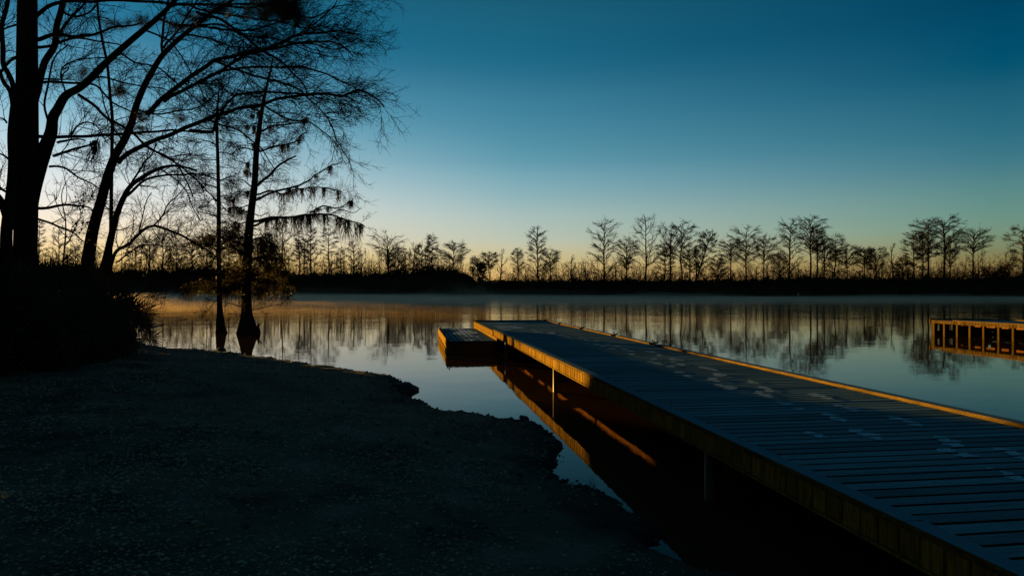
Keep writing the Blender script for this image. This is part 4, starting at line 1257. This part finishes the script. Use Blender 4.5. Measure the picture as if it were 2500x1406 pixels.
# dense evergreen shrubs filling the thicket; some added only to shade bank and ground
def shrub(x, d, w, h, n, label, seed):
    r_ = np.random.default_rng(seed)
    P = at(x, 711, d); g = float(ground_z(np.array([P[0]]), np.array([P[1]]))[0]); b = np.array([P[0], P[1], g])
    root = tag(empty("evergreen_shrub", b), label, "shrub", "evergreen shrubs in the bank thicket")
    m_ = MB()
    for k_ in range(7):
        a = 2 * math.pi * k_ / 7; e = np.array([math.cos(a) * w * .35, math.sin(a) * w * .3, h * .75])
        m_.tube(catmull([(0, 0, -.05), e * .4, e], 3), np.linspace(.022, .006, 7), 5)
    m_.build("stem", M["bark"], root)
    u_ = r_.random((n, 3))
    th_ = u_[:, 0] * 6.283; rr_ = np.sqrt(u_[:, 1]); zz = u_[:, 2] ** .8
    env = np.sqrt(np.clip(1 - (zz * .98) ** 2.6, 0, 1))
    C = np.stack([np.cos(th_) * rr_ * w * .5 * env, np.sin(th_) * rr_ * w * .45 * env, zz * h], -1) + r_.normal(size=(n, 3)) * .05
    m_ = MB(); m_.tris(C, .035 + .035 * r_.random(n), stretch=1.2); m_.build("foliage", M["leaf"], root)
for i, (x, d, w, h, n, lab) in enumerate((
        (40, 16.6, 2.0, 1.6, 7000, "dark shrub behind the foot of the forked trunk"), (125, 17.0, 2.2, 1.55, 7000, "dark shrub filling the gap right of the pine"),
        (195, 18.2, 2.0, 1.4, 7000, "dark shrub around the leaning hardwood's foot"), (240, 19.4, 1.7, 1.15, 6500, "dark shrub under the small hardwood"),
        (262, 20.4, 1.4, .7, 6000, "dark shrub behind the palmettos nearest the water"), (60, 13.4, 1.9, 1.0, 6000, "low dark shrub in front of the pine"),
        (150, 14.8, 2.0, .75, 6500, "low dark shrub in front of the sapling"), (225, 17.0, 1.8, .55, 6000, "low dark shrub at the thicket's front, below the leaning hardwood"),
        (-170, 13.2, 4.8, 1.7, 16000, "dark shrub cut off by the left edge"), (276, 19.2, 1.2, .7, 4000, "small dark shrub on the bank left of the overhanging palmetto"),  # edge shrub widened out of view to keep sun off the ground
        (250, 22.5, 2.0, 1.3, 6000, "taller loose shrub behind the thicket at the water's edge"),
        (262, 26.5, 1.6, 1.2, 6000, "low shrub added for shade near the water behind the palmettos, nearest the leaning hardwood"),
        (-75, 13.9, 2.6, 1.5, 9000, "dark rounded shrub just left of the forked trunk, past the picture's edge"),
        (240, 28.0, 1.6, 1.2, 5000, "small dark shrub added for shade far behind the leaning hardwood, low by the water"))):
    shrub(x, d, w, h, n, lab, 60 + i)

# the bank wood goes on out of view; oaks added to shade dock and ground
def add_shade_oak(x, y, h, w, seed, label):
    r_ = np.random.default_rng(seed)
    g = float(ground_z(np.array([x]), np.array([y]))[0]); b = np.array([x, y, g])
    root = tag(empty("shade_oak", b), label, "tree", "evergreen oaks added out of view for shade")
    m_ = MB(); m_.tube(catmull([(0, 0, -.2), (.1, 0, h * .3), (-.05, .1, h * .7)], 4), np.linspace(.22, .08, 9), 8); m_.build("trunk", M["bark"], root, True)
    m_ = MB()
    for k_ in range(9):
        a = k_ * 2.4; m_.tube(catmull([(0, 0, h * .3), (math.cos(a) * w * .25, math.sin(a) * w * .25, h * .5), (math.cos(a) * w * .42, math.sin(a) * w * .42, h * (.55 + .3 * r_.random()))], 3), np.linspace(.08, .02, 7), 5)
    m_.build("limb", M["bark"], root)
    n = 9000; d_ = r_.normal(size=(n, 3)); d_ /= np.linalg.norm(d_, axis=1)[:, None]
    rr_ = (.55 + .45 * r_.random(n))[:, None]
    C = d_ * rr_ * np.array([w / 2, w / 2, h * .45]) + np.array([0, 0, h * .5]); C[:, 2] = np.maximum(C[:, 2], .1)
    m_ = MB(); m_.tris(C, .10 + .10 * r_.random(n)); m_.build("crown", M["leaf"], root)
for i, (x, y, h, w, lab) in enumerate(((-13.5, 4.5, 7.5, 7, "evergreen oak added for shade on the bank just outside the left edge"), (-14, -3, 8, 8, "evergreen oak behind the photographer's left shoulder"),
                                       (-19, 8.5, 8, 7, "evergreen oak added for shade farther back outside the left edge"), (-11.5, 9.5, 7.5, 6.5, "evergreen oak added for shade closest to the left edge, out of the picture"),
                                       (-17, 14, 8, 6.5, "evergreen oak added for shade outside the left edge, nearer the water"), (-23, 25, 8, 6.5, "evergreen oak added for shade farthest along the bank outside the left edge"),
                                       (-28, 21, 9, 8, "tallest evergreen oak added for shade outside the left edge"), (-8, -11, 8, 8, "evergreen oak added for shade behind the photographer"), (1, -14, 8, 8, "evergreen oak behind the dock's landward end"))):
    add_shade_oak(x, y, h, w, 400 + i, lab)

# ---------------------------------------------------------------- far trees
def env_at(kind, t):
    E = {"flat": [.35, .62, .85, 1.0, .72], "cone": [1.0, .85, .62, .36, .08], "oval": [.45, .9, 1.0, .8, .35], "umbrella": [.5, .85, 1.0, 1.0, .75],
         "vee": [.45, .6, .75, .95, .9], "layered": [.8, 1.0, .7, .85, .5], "dead": [.3, .6, .9, 1.0, .8], "leafy": [.6, 1.0, .9, .7, .4], "lobed": [1.0, .85, .4, .6, .5],
         "open": [.55, 1.0, .85, .55, .25]}[kind]
    return np.interp(t, np.linspace(0, 1, 5), E)

CBASE = {"flat": .52, "cone": .42, "oval": .48, "umbrella": .62, "vee": .54, "layered": .40, "dead": .45, "leafy": .35, "lobed": .42, "open": .44}
def far_tree(x, top, hw, kind, off, label, lean=0.0, dens=1.0, seed=0, cb=None, mossy=0, name="cypress_tree"):
    global rng
    rng = np.random.default_rng(1000 + seed)
    d = bank_d(x) + off
    H = EYE - (top - 711.0) / F * d - 0.3
    W = hw / F * d * 1.14
    X0 = (x - 1250.0) / F * d
    root = tag(empty(name, (X0 - lean * H, d, 0.25)), label, "tree", "trees on the far bank")
    cb = CBASE[kind] if cb is None else cb
    nT = 9
    zz = np.linspace(0, 1, nT)
    wob = np.cumsum(rng.normal(size=(nT, 2)) * 0.006 * H, axis=0)
    wob -= wob[-1] * zz[:, None]
    TP = np.stack([wob[:, 0] + lean * H * zz, wob[:, 1], zz * H * .97], -1)
    r0 = 0.0120 * H + 0.05
    m_ = MB(); m_.tube(TP, np.interp(zz, [0, .06, .12, .6, 1], [r0 * 1.9, r0 * 1.3, r0, r0 * .62, .05]), 7)
    m_.build("trunk", M["farbark"], root)
    if kind == "pole":
        return root
    nl = int({"dead": 9, "vee": 18, "open": 22}.get(kind, 29) * (1 + .0 * dens))
    te_ = np.clip((np.arange(nl) + rng.random(nl)) / nl, 0, 1) ** .85
    ph = np.arange(nl) * 2.399 + rng.random(nl) * .8
    rd = W * env_at(kind, te_) * (0.72 + .33 * rng.random(nl))
    # keep some limbs in the plane facing the river so the outline reads
    zend = H * (cb + (1 - cb) * te_)
    rise = {"umbrella": .55, "vee": 1.2, "dead": 1.5, "cone": .35, "layered": .35, "open": .75, "lobed": .8, "flat": .7, "oval": .8, "leafy": .8}[kind]
    z0 = np.maximum(zend - rd * rise * (0.8 + .4 * rng.random(nl)), H * (cb - .1))
    ctr = lambda z: np.stack([np.interp(z, TP[:, 2], TP[:, 0]), np.interp(z, TP[:, 2], TP[:, 1]), z], -1)
    A = ctr(z0)
    E = ctr(np.minimum(zend, H)) + np.stack([np.cos(ph) * rd, np.sin(ph) * rd, np.zeros(nl)], -1)
    E[:, 2] = zend
    tt = np.linspace(0, 1, 6)[None, :, None]
    sag = (tt * (1 - tt)) * np.array([0, 0, {"open": -.1, "vee": -.25, "dead": -.3}.get(kind, .55)]) * rd[:, None, None]
    Lp = A[:, None] * (1 - tt) + E[:, None] * tt + sag + rng.normal(size=(nl, 6, 3)) * 0.03 * rd[:, None, None] * (tt > 0.01)
    cm = MB()
    add_paths(cm, Lp, np.full(nl, .055 + .0035 * H), .4)
    n2 = int(nl * {"dead": 6, "vee": 11}.get(kind, 9))
    P0, D, t_, ix = spawn(Lp, n2, .28, .35, .8)
    D[:, 2] = D[:, 2] * (.8 if kind in ("open", "vee", "dead") else .4) + .12
    S = batch(P0, D, (W * .42 + .6) * (.5 + .7 * rng.random(n2)) * (1.15 - .55 * t_), 3, .14, (0, 0, .03))
    add_paths(cm, S, np.full(n2, .045), .5)
    n3 = int(n2 * {"dead": 4, "vee": 9}.get(kind, 8.5) * dens)
    P0, D, t_, ix = spawn(S, n3, .12, .35, .95)
    D[:, 2] = D[:, 2] * (.8 if kind in ("open", "vee", "dead") else .55) + .05
    T = batch(P0, D, .35 + .75 * rng.random(n3), 1, .25, (0, 0, .05))
    add_paths(cm, T, np.full(n3, .029), .6)
    # short stubs down the stem
    n4 = 26
    zs = H * (.12 + (cb - .05) * rng.random(n4)); a = rng.random(n4) * 6.283
    q = batch(ctr(zs), np.stack([np.cos(a), np.sin(a), .2 + .3 * rng.random(n4)], -1), .4 + W * .25 * rng.random(n4), 3, .25, (0, 0, .02))
    add_paths(cm, q, np.full(n4, .04), .5)
    P0, D, t_, ix = spawn(q, n4 * 5, .2, .4, 1.2)
    add_paths(cm, batch(P0, D, .3 + .6 * rng.random(n4 * 5), 2, .25, (0, 0, 0)), np.full(n4 * 5, .022), .6)
    cm.build("crown", M["farbark"], root)
    if kind == "leafy":
        n5 = int(900 * dens)
        P0, D, t_, ix = spawn(S, n5, .3, .5, 1.0)
        lm = MB(); lm.tris(P0 + rng.normal(size=(n5, 3)) * .35, .22 + .22 * rng.random(n5)); lm.build("foliage", M["farleaf"], root)
    if mossy:
        lm = MB(); P0, D, t_, ix = spawn(np.concatenate([Lp[:, ::1][:, :5], q[:, [0, 1, 2, 3, 3]]]), 90 * mossy, .2, .3, .8)
        P0 = P0[P0[:, 2] < H * .72]
        ms_ = batch(P0, np.tile([0, 0, -1.0], (len(P0), 1)), .5 + 1.1 * rng.random(len(P0)), 2, .12, (0, 0, -.1))
        add_paths(lm, ms_, np.full(len(P0), .11), .3); lm.build("spanish_moss", M["moss"], root)
    return root

FT = [
 (142, 556, 26, "open", 6, "bare cypress seen between the pine trunk and the leaning hardwood", 0, {}),
 (97, 540, 20, "cone", 10, "straight far cypress close against the right side of the pine trunk", 0, {}),
 (183, 600, 22, "oval", 12, "low round far tree just left of the leaning hardwood's trunk", 0, {}),
 (232, 612, 20, "oval", 8, "low far tree showing between the leaning hardwood and the small one", 0, {}),
 (330, 600, 22, "layered", 14, "layered far tree under the small hardwood's arching branch", 0, {}),
 (366, 563, 30, "vee", 6, "wide fan-crowned far cypress above the palmetto spikes", 0, {}),
 (396, 568, 28, "open", 10, "open-crowned far cypress touching the fan-crowned one's right side", 0, {}),
 (432, 596, 22, "oval", 5, "egg-shaped far tree two trees left of the thin river cypress", 0, {}),
 (470, 588, 18, "flat", 9, "narrow far tree just left of the thin river cypress", 0, {}),
 (503, 578, 20, "open", 12, "far tree immediately left of the thin river cypress trunk", 0, {}),
 (560, 590, 22, "layered", 8, "far tree framed between the two river cypress trunks", 0, {}),
 (645, 580, 20, "flat", 12, "far tree half hidden by moss right of the stout river cypress", 0, {}),
 (690, 543, 34, "open", 6, "broad ray-limbed far cypress beneath the long mossy limb", 0, {}),
 (728, 566, 18, "cone", 10, "narrow far cypress right of the broad ray-limbed one", 0, {}),
 (742, 582, 22, "umbrella", 5, "short umbrella-topped far tree among the poles under the mossy limb", 0, {}),
 (760, 556, 24, "open", 12, "thin-stemmed far cypress under the middle of the mossy limb", 0, {}),
 (803, 560, 25, "layered", 7, "stiff layered far cypress below the tip of the mossy limb", 0, {}),
 (832, 606, 14, "cone", 14, "small pale conical far tree right of the stiff layered cypress", 0, {"dens": .5}),
 (862, 592, 17, "oval", 10, "small oval bare tree left of the wide flat-topped cypress", 0, {"dens": .5}),
 (884, 612, 10, "dead", 8, "skinny forked dead tree left of the wide flat-topped cypress", 0, {}),
 (947, 569, 43, "flat", 5, "wide flat-topped far cypress, broadest crown left of the dock", 0, {"dens": .8}),
 (972, 606, 24, "oval", 3, "dark bushy far tree against the flat-topped cypress's right side", 0, {"dens": 1.5}),
 (1016, 588, 20, "dead", 6, "crooked stem curving right beside the steepled far cypress", .12, {"dens": 1.4}),
 (1030, 600, 26, "oval", 3, "dense rounded far tree left of the steepled cypress", 0, {"dens": 1.4}),
 (1054, 575, 22, "cone", 8, "steepled far cypress with a pointed top above the dark thicket hump", 0, {"dens": 1.2}),
 (1109, 594, 30, "umbrella", 6, "mushroom-topped far cypress at the right end of the thicket hump", 0, {"dens": 1.3}),
 (1160, 630, 15, "leafy", 3, "small clumpy leafy tree leaning left at the foot of the hump", -.2, {"dens": .7}),
 (1176, 642, 11, "leafy", 5, "smallest leafy far tree, right of the left-leaning one", 0, {"dens": .6}),
 (1194, 617, 18, "umbrella", 7, "little leafy umbrella tree on a thin stem above the dock's end", 0, {"dens": .9, "cb": .62}),
 (1226, 606, 15, "dead", 4, "bare white-stemmed dead tree standing left of the egg-crowned tree", .05, {}),
 (1264, 608, 14, "oval", 6, "slim egg-crowned bare tree left of the tall lone cypress", 0, {"dens": .7}),
 (1312, 556, 34, "lobed", 4, "tall lone cypress with a round top lobe above the dock's end", 0, {"dens": 1.2, "cb": .35}),
 (1344, 611, 23, "flat", 7, "short flat tree touching the tall lone cypress on its right", 0, {}),
 (1395, 622, 12, "dead", 5, "thin looping bare tree in the gap right of the lone cypress", 0, {}),
 (1476, 538, 50, "lobed", 4, "big lobed cypress with a small top knot and wide drooping sides", 0, {"dens": 1.3, "cb": .28, "mossy": 1}),
 (1530, 586, 29, "flat", 7, "dark mossy flat-topped tree between the big lobed and the ray-limbed cypress", 0, {"dens": 1.2, "mossy": 2}),
 (1576, 528, 52, "open", 4, "tall symmetrical ray-limbed cypress with a clean straight trunk", 0, {"dens": .75, "cb": .45}),
 (1622, 596, 22, "layered", 12, "ragged low tree right of the ray-limbed cypress's trunk", 0, {"mossy": 2}),
 (1638, 546, 34, "vee", 6, "fan-topped cypress on a thin stem, left one of a close pair", 0, {"dens": .9, "cb": .55}),
 (1663, 545, 36, "umbrella", 4, "heavier right one of the close pair, crown swept right", -.02, {"dens": 1.2, "cb": .5}),
 (1683, 600, 22, "flat", 9, "small tree under the swept crown of the close pair", 0, {}),
 (1733, 567, 27, "leafy", 4, "leaning leafy tree with clumped foliage, slanting up to the right", .30, {"dens": 1.1}),
 (1752, 630, 20, "oval", 6, "small bushy tree right of the leaning leafy one", 0, {"dens": 1.2}),
 (1784, 588, 29, "umbrella", 7, "umbrella-topped cypress left of the rounded fan one", 0, {"dens": 1.1}),
 (1822, 556, 38, "flat", 4, "rounded fan-crowned cypress in the middle of the right-hand trees", 0, {"dens": 1.1, "cb": .45}),
 (1865, 577, 32, "umbrella", 6, "shorter spreading cypress right of the rounded fan-crowned one", 0, {"dens": 1.0}),
 (1902, 620, 20, "oval", 12, "low shadowy tree behind the two-headed mossy cypress", 0, {"mossy": 1}),
 (1930, 538, 40, "lobed", 4, "two-tiered mossy cypress left of the dense round-topped one", .03, {"dens": 1.1, "mossy": 3, "cb": .38}),
 (1978, 530, 34, "flat", 5, "tall round-topped cypress on a straight stem, twin-high with its mossy neighbour", 0, {"dens": 1.3, "cb": .55}),
 (1994, 553, 20, "oval", 8, "narrow cypress crowding the tall round-topped one's right side", 0, {"dens": 1.2, "cb": .6}),
 (2014, 572, 30, "vee", 6, "upswept vase-shaped tree right of the crowded narrow cypress", .02, {}),
 (2040, 578, 28, "layered", 4, "dark ragged layered tree with moss, in the middle of the sloping group", 0, {"dens": 1.2, "mossy": 2}),
 (2067, 600, 32, "umbrella", 6, "wide low umbrella tree ending the sloping group", 0, {"dens": 1.0}),
 (2112, 608, 22, "umbrella", 5, "first small tree left in the low saddle of the right-hand treeline", 0, {}),
 (2136, 607, 27, "flat", 7, "second small spreading tree in the low saddle", 0, {"mossy": 1}),
 (2175, 596, 13, "dead", 5, "crooked bare snag leaning left in the low saddle", -.07, {"dens": 1.2}),
 (2204, 630, 18, "oval", 10, "low dense tree between the bare snag and the tall clump", 0, {"dens": 1.1}),
 (2231, 570, 28, "layered", 4, "tiered dark cypress forming the left shoulder of the tall clump", 0, {"dens": 1.3, "mossy": 1}),
 (2251, 560, 22, "flat", 8, "slim cypress second in the tall clump", 0, {"dens": 1.2}),
 (2268, 534, 36, "umbrella", 5, "tall cypress with the broad left head of the clump", 0, {"dens": 1.3, "cb": .5}),
 (2306, 531, 36, "flat", 5, "tall cypress with the right head of the clump, top combed right", 0, {"dens": 1.3, "cb": .5}),
 (2323, 580, 24, "vee", 9, "open side tree leaning out at the right foot of the tall clump", .05, {}),
 (2378, 560, 38, "umbrella", 4, "lone umbrella cypress with one long low branch to the right", .03, {"dens": .9, "cb": .68}),
 (2388, 610, 22, "dead", 7, "leafless forking tree at the foot of the lone umbrella cypress", 0, {"dens": 1.2}),
 (2456, 612, 17, "dead", 5, "small upright bare tree near the right edge", 0, {"dens": 1.5}),
 (2497, 556, 34, "layered", 5, "dense swept cypress cut by the right edge of the picture", 0, {"dens": 1.3}),
 (2428, 650, 22, "flat", 10, "low flat tree on the skyline between the umbrella cypress and the right edge", 0, {}),
]
for i, (x, top, hw, kind, off, lab, lean, kw) in enumerate(FT):
    far_tree(x, top, hw, kind, off, lab, lean, seed=i, **kw)
rng = np.random.default_rng(77)
# the lone umbrella tree's long low branch is part of it
for o in bpy.data.objects:
    if o.get("label", "").startswith("lone umbrella"):
        m_ = MB(); d = o.location[1]
        P = np.array([at(2376, 606, d), at(2395, 603, d), at(2412, 603, d), at(2427, 598, d)]) - np.array(o.location)
        m_.tube(catmull(P, 3), np.linspace(.16, .05, 10), 5); m_.build("limb", M["farbark"], o)

# thin snags that can be told apart
for i, (x, top) in enumerate(((1425, 634), (1429, 640), (1435, 648), (1503, 655), (1700, 640), (1846, 652), (2088, 668), (2146, 655))):
    d = bank_d(x) + 5
    H = EYE - (top - 711.0) / F * d
    labs = ["left and tallest of three bare poles left of the big lobed cypress", "middle of three bare poles left of the big lobed cypress", "shortest, right-hand one of three bare poles beside the big lobed cypress",
            "broken pole between the big lobed cypress and the mossy flat-topped tree", "stubby broken trunk at the foot of the leaning leafy tree", "dark broken snag between the rounded fan cypress and the spreading one",
            "thick short snag under the wide low umbrella tree", "short snag standing in the low saddle of the treeline"]
    m_ = MB(); w_ = .17 if i < 3 else .3
    m_.tube([(0, 0, -.3), (.1, 0, H * .5), (.05, .1, H)], [w_ * 1.3, w_, w_ * .45], 7)
    a = rng.random(6) * 6.28; zs = H * (.5 + .45 * rng.random(6))
    q = batch(np.stack([zs * 0 + .05, zs * 0, zs], -1), np.stack([np.cos(a), np.sin(a), .8 + zs * 0], -1), .6 + rng.random(6), 3, .3, (0, 0, 0))
    add_paths(m_, q, np.full(6, .05), .4)
    tag(m_.build("dead_snag", M["farbark"], None, False, ((x - 1250) / F * d, d, .3)), labs[i], "dead tree", "broken snags on the far bank")

# ---------------------------------------------------------------- far undergrowth and the wood behind it
prof_x = [-130, 0, 120, 250, 340, 450, 520, 640, 760, 850, 940, 1000, 1060, 1110, 1140, 1165, 1250, 1500, 1800, 1960, 2100, 2250, 2400, 2520, 2700]
prof_y = [640, 640, 645, 655, 662, 657, 656, 662, 668, 668, 664, 655, 652, 656, 668, 686, 686, 685, 686, 678, 682, 678, 680, 672, 670]
def prof_h(x):
    d = bank_d(x)
    return (EYE - (np.interp(x, prof_x, prof_y) - 711.0) / F * d)
mb = MB()
cx = np.linspace(-10, 2700, 1400)
rows = []
for j, (off, hf) in enumerate(((1.0, 0.0), (1.6, .45), (3.0, .72), (6.0, .90), (14.0, .88), (22.0, .0))):
    dd = np.array([bank_d(v) for v in cx]) + off
    hh = np.array([prof_h(v) for v in cx]) * hf
    hh = hh * (1 + (0.22 * (vnoise(cx, cx * 0, 9, 30 + j) - .5) + .12 * rng.normal(size=len(cx)) * .6 + .3 * (vnoise(cx, cx * 0, 30, 40 + j) - .5)))
    rows.append(np.stack([(cx - 1250) / F * dd, dd + (vnoise(cx, cx * 0, 14, 50 + j) - .5) * 2, .2 + hh], -1))
V = np.concatenate(rows); n_ = len(cx)
ii = (np.arange(len(rows) - 1)[:, None] * n_ + np.arange(n_ - 1)[None, :]).ravel()
mb.add(V, [np.stack([ii, ii + 1, ii + n_ + 1, ii + n_], -1)])
k = 95000
x = rng.random(k) * 2710 - 10
off = 1.0 + rng.random(k) ** 1.5 * 12
dd = 3277.0 / ((722.6 + x / 2500.0 * 2.8) - 711.0) + off
hh = prof_h_v = (EYE - (np.interp(x, prof_x, prof_y) - 711.0) / F * dd)
lump = .78 + .30 * vnoise(x, off * 3, 16, 60) + .22 * (vnoise(x, off * 3, 5, 61) - .5)
z = hh * lump * (1 - (1 - rng.random(k)) ** 2 * .98)
mb.tris(np.stack([(x - 1250) / F * dd, dd, z + .1], -1), .16 + .26 * rng.random(k))
# feathery sprigs along the skyline
k = 4500
x = rng.random(k) * 2710 - 10
dd = 3277.0 / ((722.6 + x / 2500.0 * 2.8) - 711.0) + 2 + 10 * rng.random(k)
hh = (EYE - (np.interp(x, prof_x, prof_y) - 711.0) / F * dd) * (.7 + .25 * rng.random(k))
a = rng.normal(size=k) * .35
q = batch(np.stack([(x - 1250) / F * dd, dd, hh], -1), np.stack([a, a * 0, np.ones(k)], -1), .5 + 1.9 * rng.random(k) ** 2, 2, .25, (0, 0, 0))
add_paths(mb, q, np.full(k, .035), .5)
tag(mb.build("undergrowth", M["farleaf"]), "dark tangled undergrowth lining the whole far bank", "undergrowth", kind="stuff")

mb = MB()
k = 340
x = np.concatenate([rng.random(220) * 990 + 0, rng.random(120) * 1450 + 1100])
dd = 3277.0 / ((722.6 + x / 2500.0 * 2.8) - 711.0) + 10 + 25 * rng.random(k)
ty = np.where(x < 990, 600 + 55 * rng.random(k), 632 + 50 * rng.random(k))
H = EYE - (ty - 711.0) / F * dd
X = (x - 1250) / F * dd
tp_ = batch(np.stack([X, dd, X * 0], -1), np.stack([rng.normal(size=k) * .04, X * 0, np.ones(k)], -1), H, 6, .035, (0, 0, .02))
add_paths(mb, tp_, .07 + .012 * H * rng.random(k), .35)
P0, D, t_, ix = spawn(tp_, k * 9, .4, .5, 1.1)
D[:, 2] += .3
B_ = batch(P0, D, (.9 + 1.9 * rng.random(k * 9)) * (1.25 - .6 * t_), 2, .2, (0, 0, .05))
add_paths(mb, B_, np.full(k * 9, .038), .5)
P0, D, t_, ix = spawn(B_, k * 22, .15, .4, 1.2)
add_paths(mb, batch(P0, D, .5 + .8 * rng.random(k * 22), 1, .2, (0, 0, .05)), np.full(k * 22, .029), .6)
# scrub between the trunks
k = 5000
x = np.concatenate([rng.random(2300) * 1150 + 0, rng.random(2700) * 1300 + 1230])
dd = 3277.0 / ((722.6 + x / 2500.0 * 2.8) - 711.0) + 6 + 14 * rng.random(k)
base_h = EYE - (np.interp(x, prof_x, prof_y) - 711.0) / F * dd
xh = base_h * .6 + 1.0 + rng.random(k) ** 1.4 * np.where(x < 1150, 8.0, 8.0) * (.35 + 1.1 * vnoise(x, x * 0, 26, 77))
q = batch(np.stack([(x - 1250) / F * dd, dd, base_h * .5], -1), np.stack([rng.normal(size=k) * .5, x * 0, np.ones(k)], -1), xh, 5, .26, (0, 0, .02))
add_paths(mb, q, np.full(k, .06), .4)
P0, D, t_, ix = spawn(q, k * 7, .3, .7, 1.5)
S_ = batch(P0, D, .5 + 1.2 * rng.random(k * 7), 1, .25, (0, 0, .05))
add_paths(mb, S_, np.full(k * 7, .038), .6)
P0, D, t_, ix = spawn(S_, k * 8, .2, .4, 1.2)
mb.tris(P0 + rng.normal(size=P0.shape) * .2, .10 + .14 * rng.random(k * 8))
tag(mb.build("distant_woods", M["farbark"]), "thin crowded bare stems filling the gaps behind the far trees", "woodland", kind="stuff")

# ---------------------------------------------------------------- mist lying on the river
def vol(name, dens, aniso=0.45, col=(0.90, 0.69, 0.50)):
    m = bpy.data.materials.new(name)
    m.use_nodes = True
    t = m.node_tree
    t.nodes.clear()
    o = t.nodes.new("ShaderNodeOutputMaterial")
    v = t.nodes.new("ShaderNodeVolumePrincipled")
    v.inputs["Color"].default_value = (*col, 1)
    v.inputs["Density"].default_value = dens
    v.inputs["Anisotropy"].default_value = aniso
    t.links.new(v.outputs[0], o.inputs["Volume"])
    return m
def slab(name, y0, y1, ztop, dens, seed, x0=-420, x1=320, aniso=.3, prof=(1.25, 1.25, 1.0, .55, .5)):
    """closed slab with a gently uneven top, thinning to nothing at its near edge"""
    nx, ny = 60, 36
    X_, Y_ = np.meshgrid(np.linspace(x0, x1, nx), y0 + (y1 - y0) * np.linspace(0, 1, ny) ** 1.5)
    f = np.clip((Y_ - y0) / (0.5 * (y1 - y0)), 0.01, 1)
    f = f * np.interp(X_ / Y_, [-.6, -.25, .0, .35, .8], prof)
    Zt = .03 + ztop * f * (.55 + .9 * vnoise(X_, Y_ * 1.0, 17, seed))
    top = np.stack([X_, Y_, Zt], -1).reshape(-1, 3)
    bot = np.stack([X_, Y_, np.full_like(X_, .012)], -1).reshape(-1, 3)
    n = nx * ny
    ii = (np.arange(ny - 1)[:, None] * nx + np.arange(nx - 1)[None, :]).ravel()
    q1 = np.stack([ii, ii + 1, ii + nx + 1, ii + nx], -1)
    q2 = q1[:, ::-1] + n
    e = []
    for i in range(nx - 1):
        e.append((i + 1, i, n + i, n + i + 1)); j = (ny - 1) * nx + i; e.append((j, j + 1, n + j + 1, n + j))
    for i in range(ny - 1):
        a_, b_ = i * nx, (i + 1) * nx; e.append((a_, b_, n + b_, n + a_)); a_, b_ = a_ + nx - 1, b_ + nx - 1; e.append((b_, a_, n + a_, n + b_))
    return tag(obj(name, mesh_np(name, np.concatenate([top, bot]), [q1, q2, np.array(e)], vol(name, dens, aniso))), "thin mist lying low over the river towards the far bank", "mist", kind="stuff")
slab("mist", 100, 224, 0.62, 0.0200, 70, aniso=.30)
slab("mist", 110, 224, 1.05, 0.0062, 73, aniso=.30)
slab("mist", 130, 224, 2.2, 0.0009, 75, aniso=.30)
slab("mist", 38, 150, 0.60, 0.0026, 72, aniso=.30, prof=(.35, .9, 1.25, .7, .3))
def wisp(x, d, w, dp, h, seed, dn=.012):
    """a low closed bank of mist with a lumpy top"""
    n, m = 40, 12
    P = at(x, 711, d)
    a_ = np.linspace(0, 2 * math.pi, n, endpoint=False)
    V = []
    for j in range(m + 1):
        r_ = j / m
        hh = h * (1 - r_ ** 2) ** .8
        X_ = P[0] + np.cos(a_) * r_ * w / 2; Y_ = d + np.sin(a_) * r_ * dp / 2
        V.append(np.stack([X_, Y_, .02 + hh * (.45 + 1.0 * vnoise(X_ * 1.0, Y_ * .5, w / 9, seed))], -1))
    top = np.concatenate(V); bot = top.copy(); bot[:, 2] = .013
    q = []
    for j in range(m):
        for i in range(n):
            i2 = (i + 1) % n; q.append((j * n + i, (j + 1) * n + i, (j + 1) * n + i2, j * n + i2))
    q = np.array(q); N_ = n * (m + 1)
    e = np.array([((m) * n + i, N_ + m * n + i, N_ + m * n + (i + 1) % n, m * n + (i + 1) % n) for i in range(n)])
    tag(obj("mist", mesh_np("mist", np.concatenate([top, bot]), [q, q[:, ::-1] + N_, e], vol("mist", dn, .3))), "low bank of mist drifting on the river", "mist", kind="stuff")
for i, (x, d, w, dp, h) in enumerate(((420, 150, 60, 60, 1.6), (700, 120, 70, 50, 1.1), (900, 170, 60, 60, 1.5), (1110, 190, 26, 30, 4.2), (1168, 195, 18, 24, 4.6), (1300, 150, 60, 60, 1.1),
                                      (1620, 185, 60, 50, 1.5), (1500, 110, 50, 40, .8), (1950, 150, 60, 60, .9), (1000, 90, 50, 36, .7), (560, 85, 36, 30, .8), (2250, 180, 70, 50, 1.1))):
    wisp(x, d, w, dp, h, 200 + i, .0025 if d < 125 else .006 if x < 600 else .0035 if h > 3 else .008)
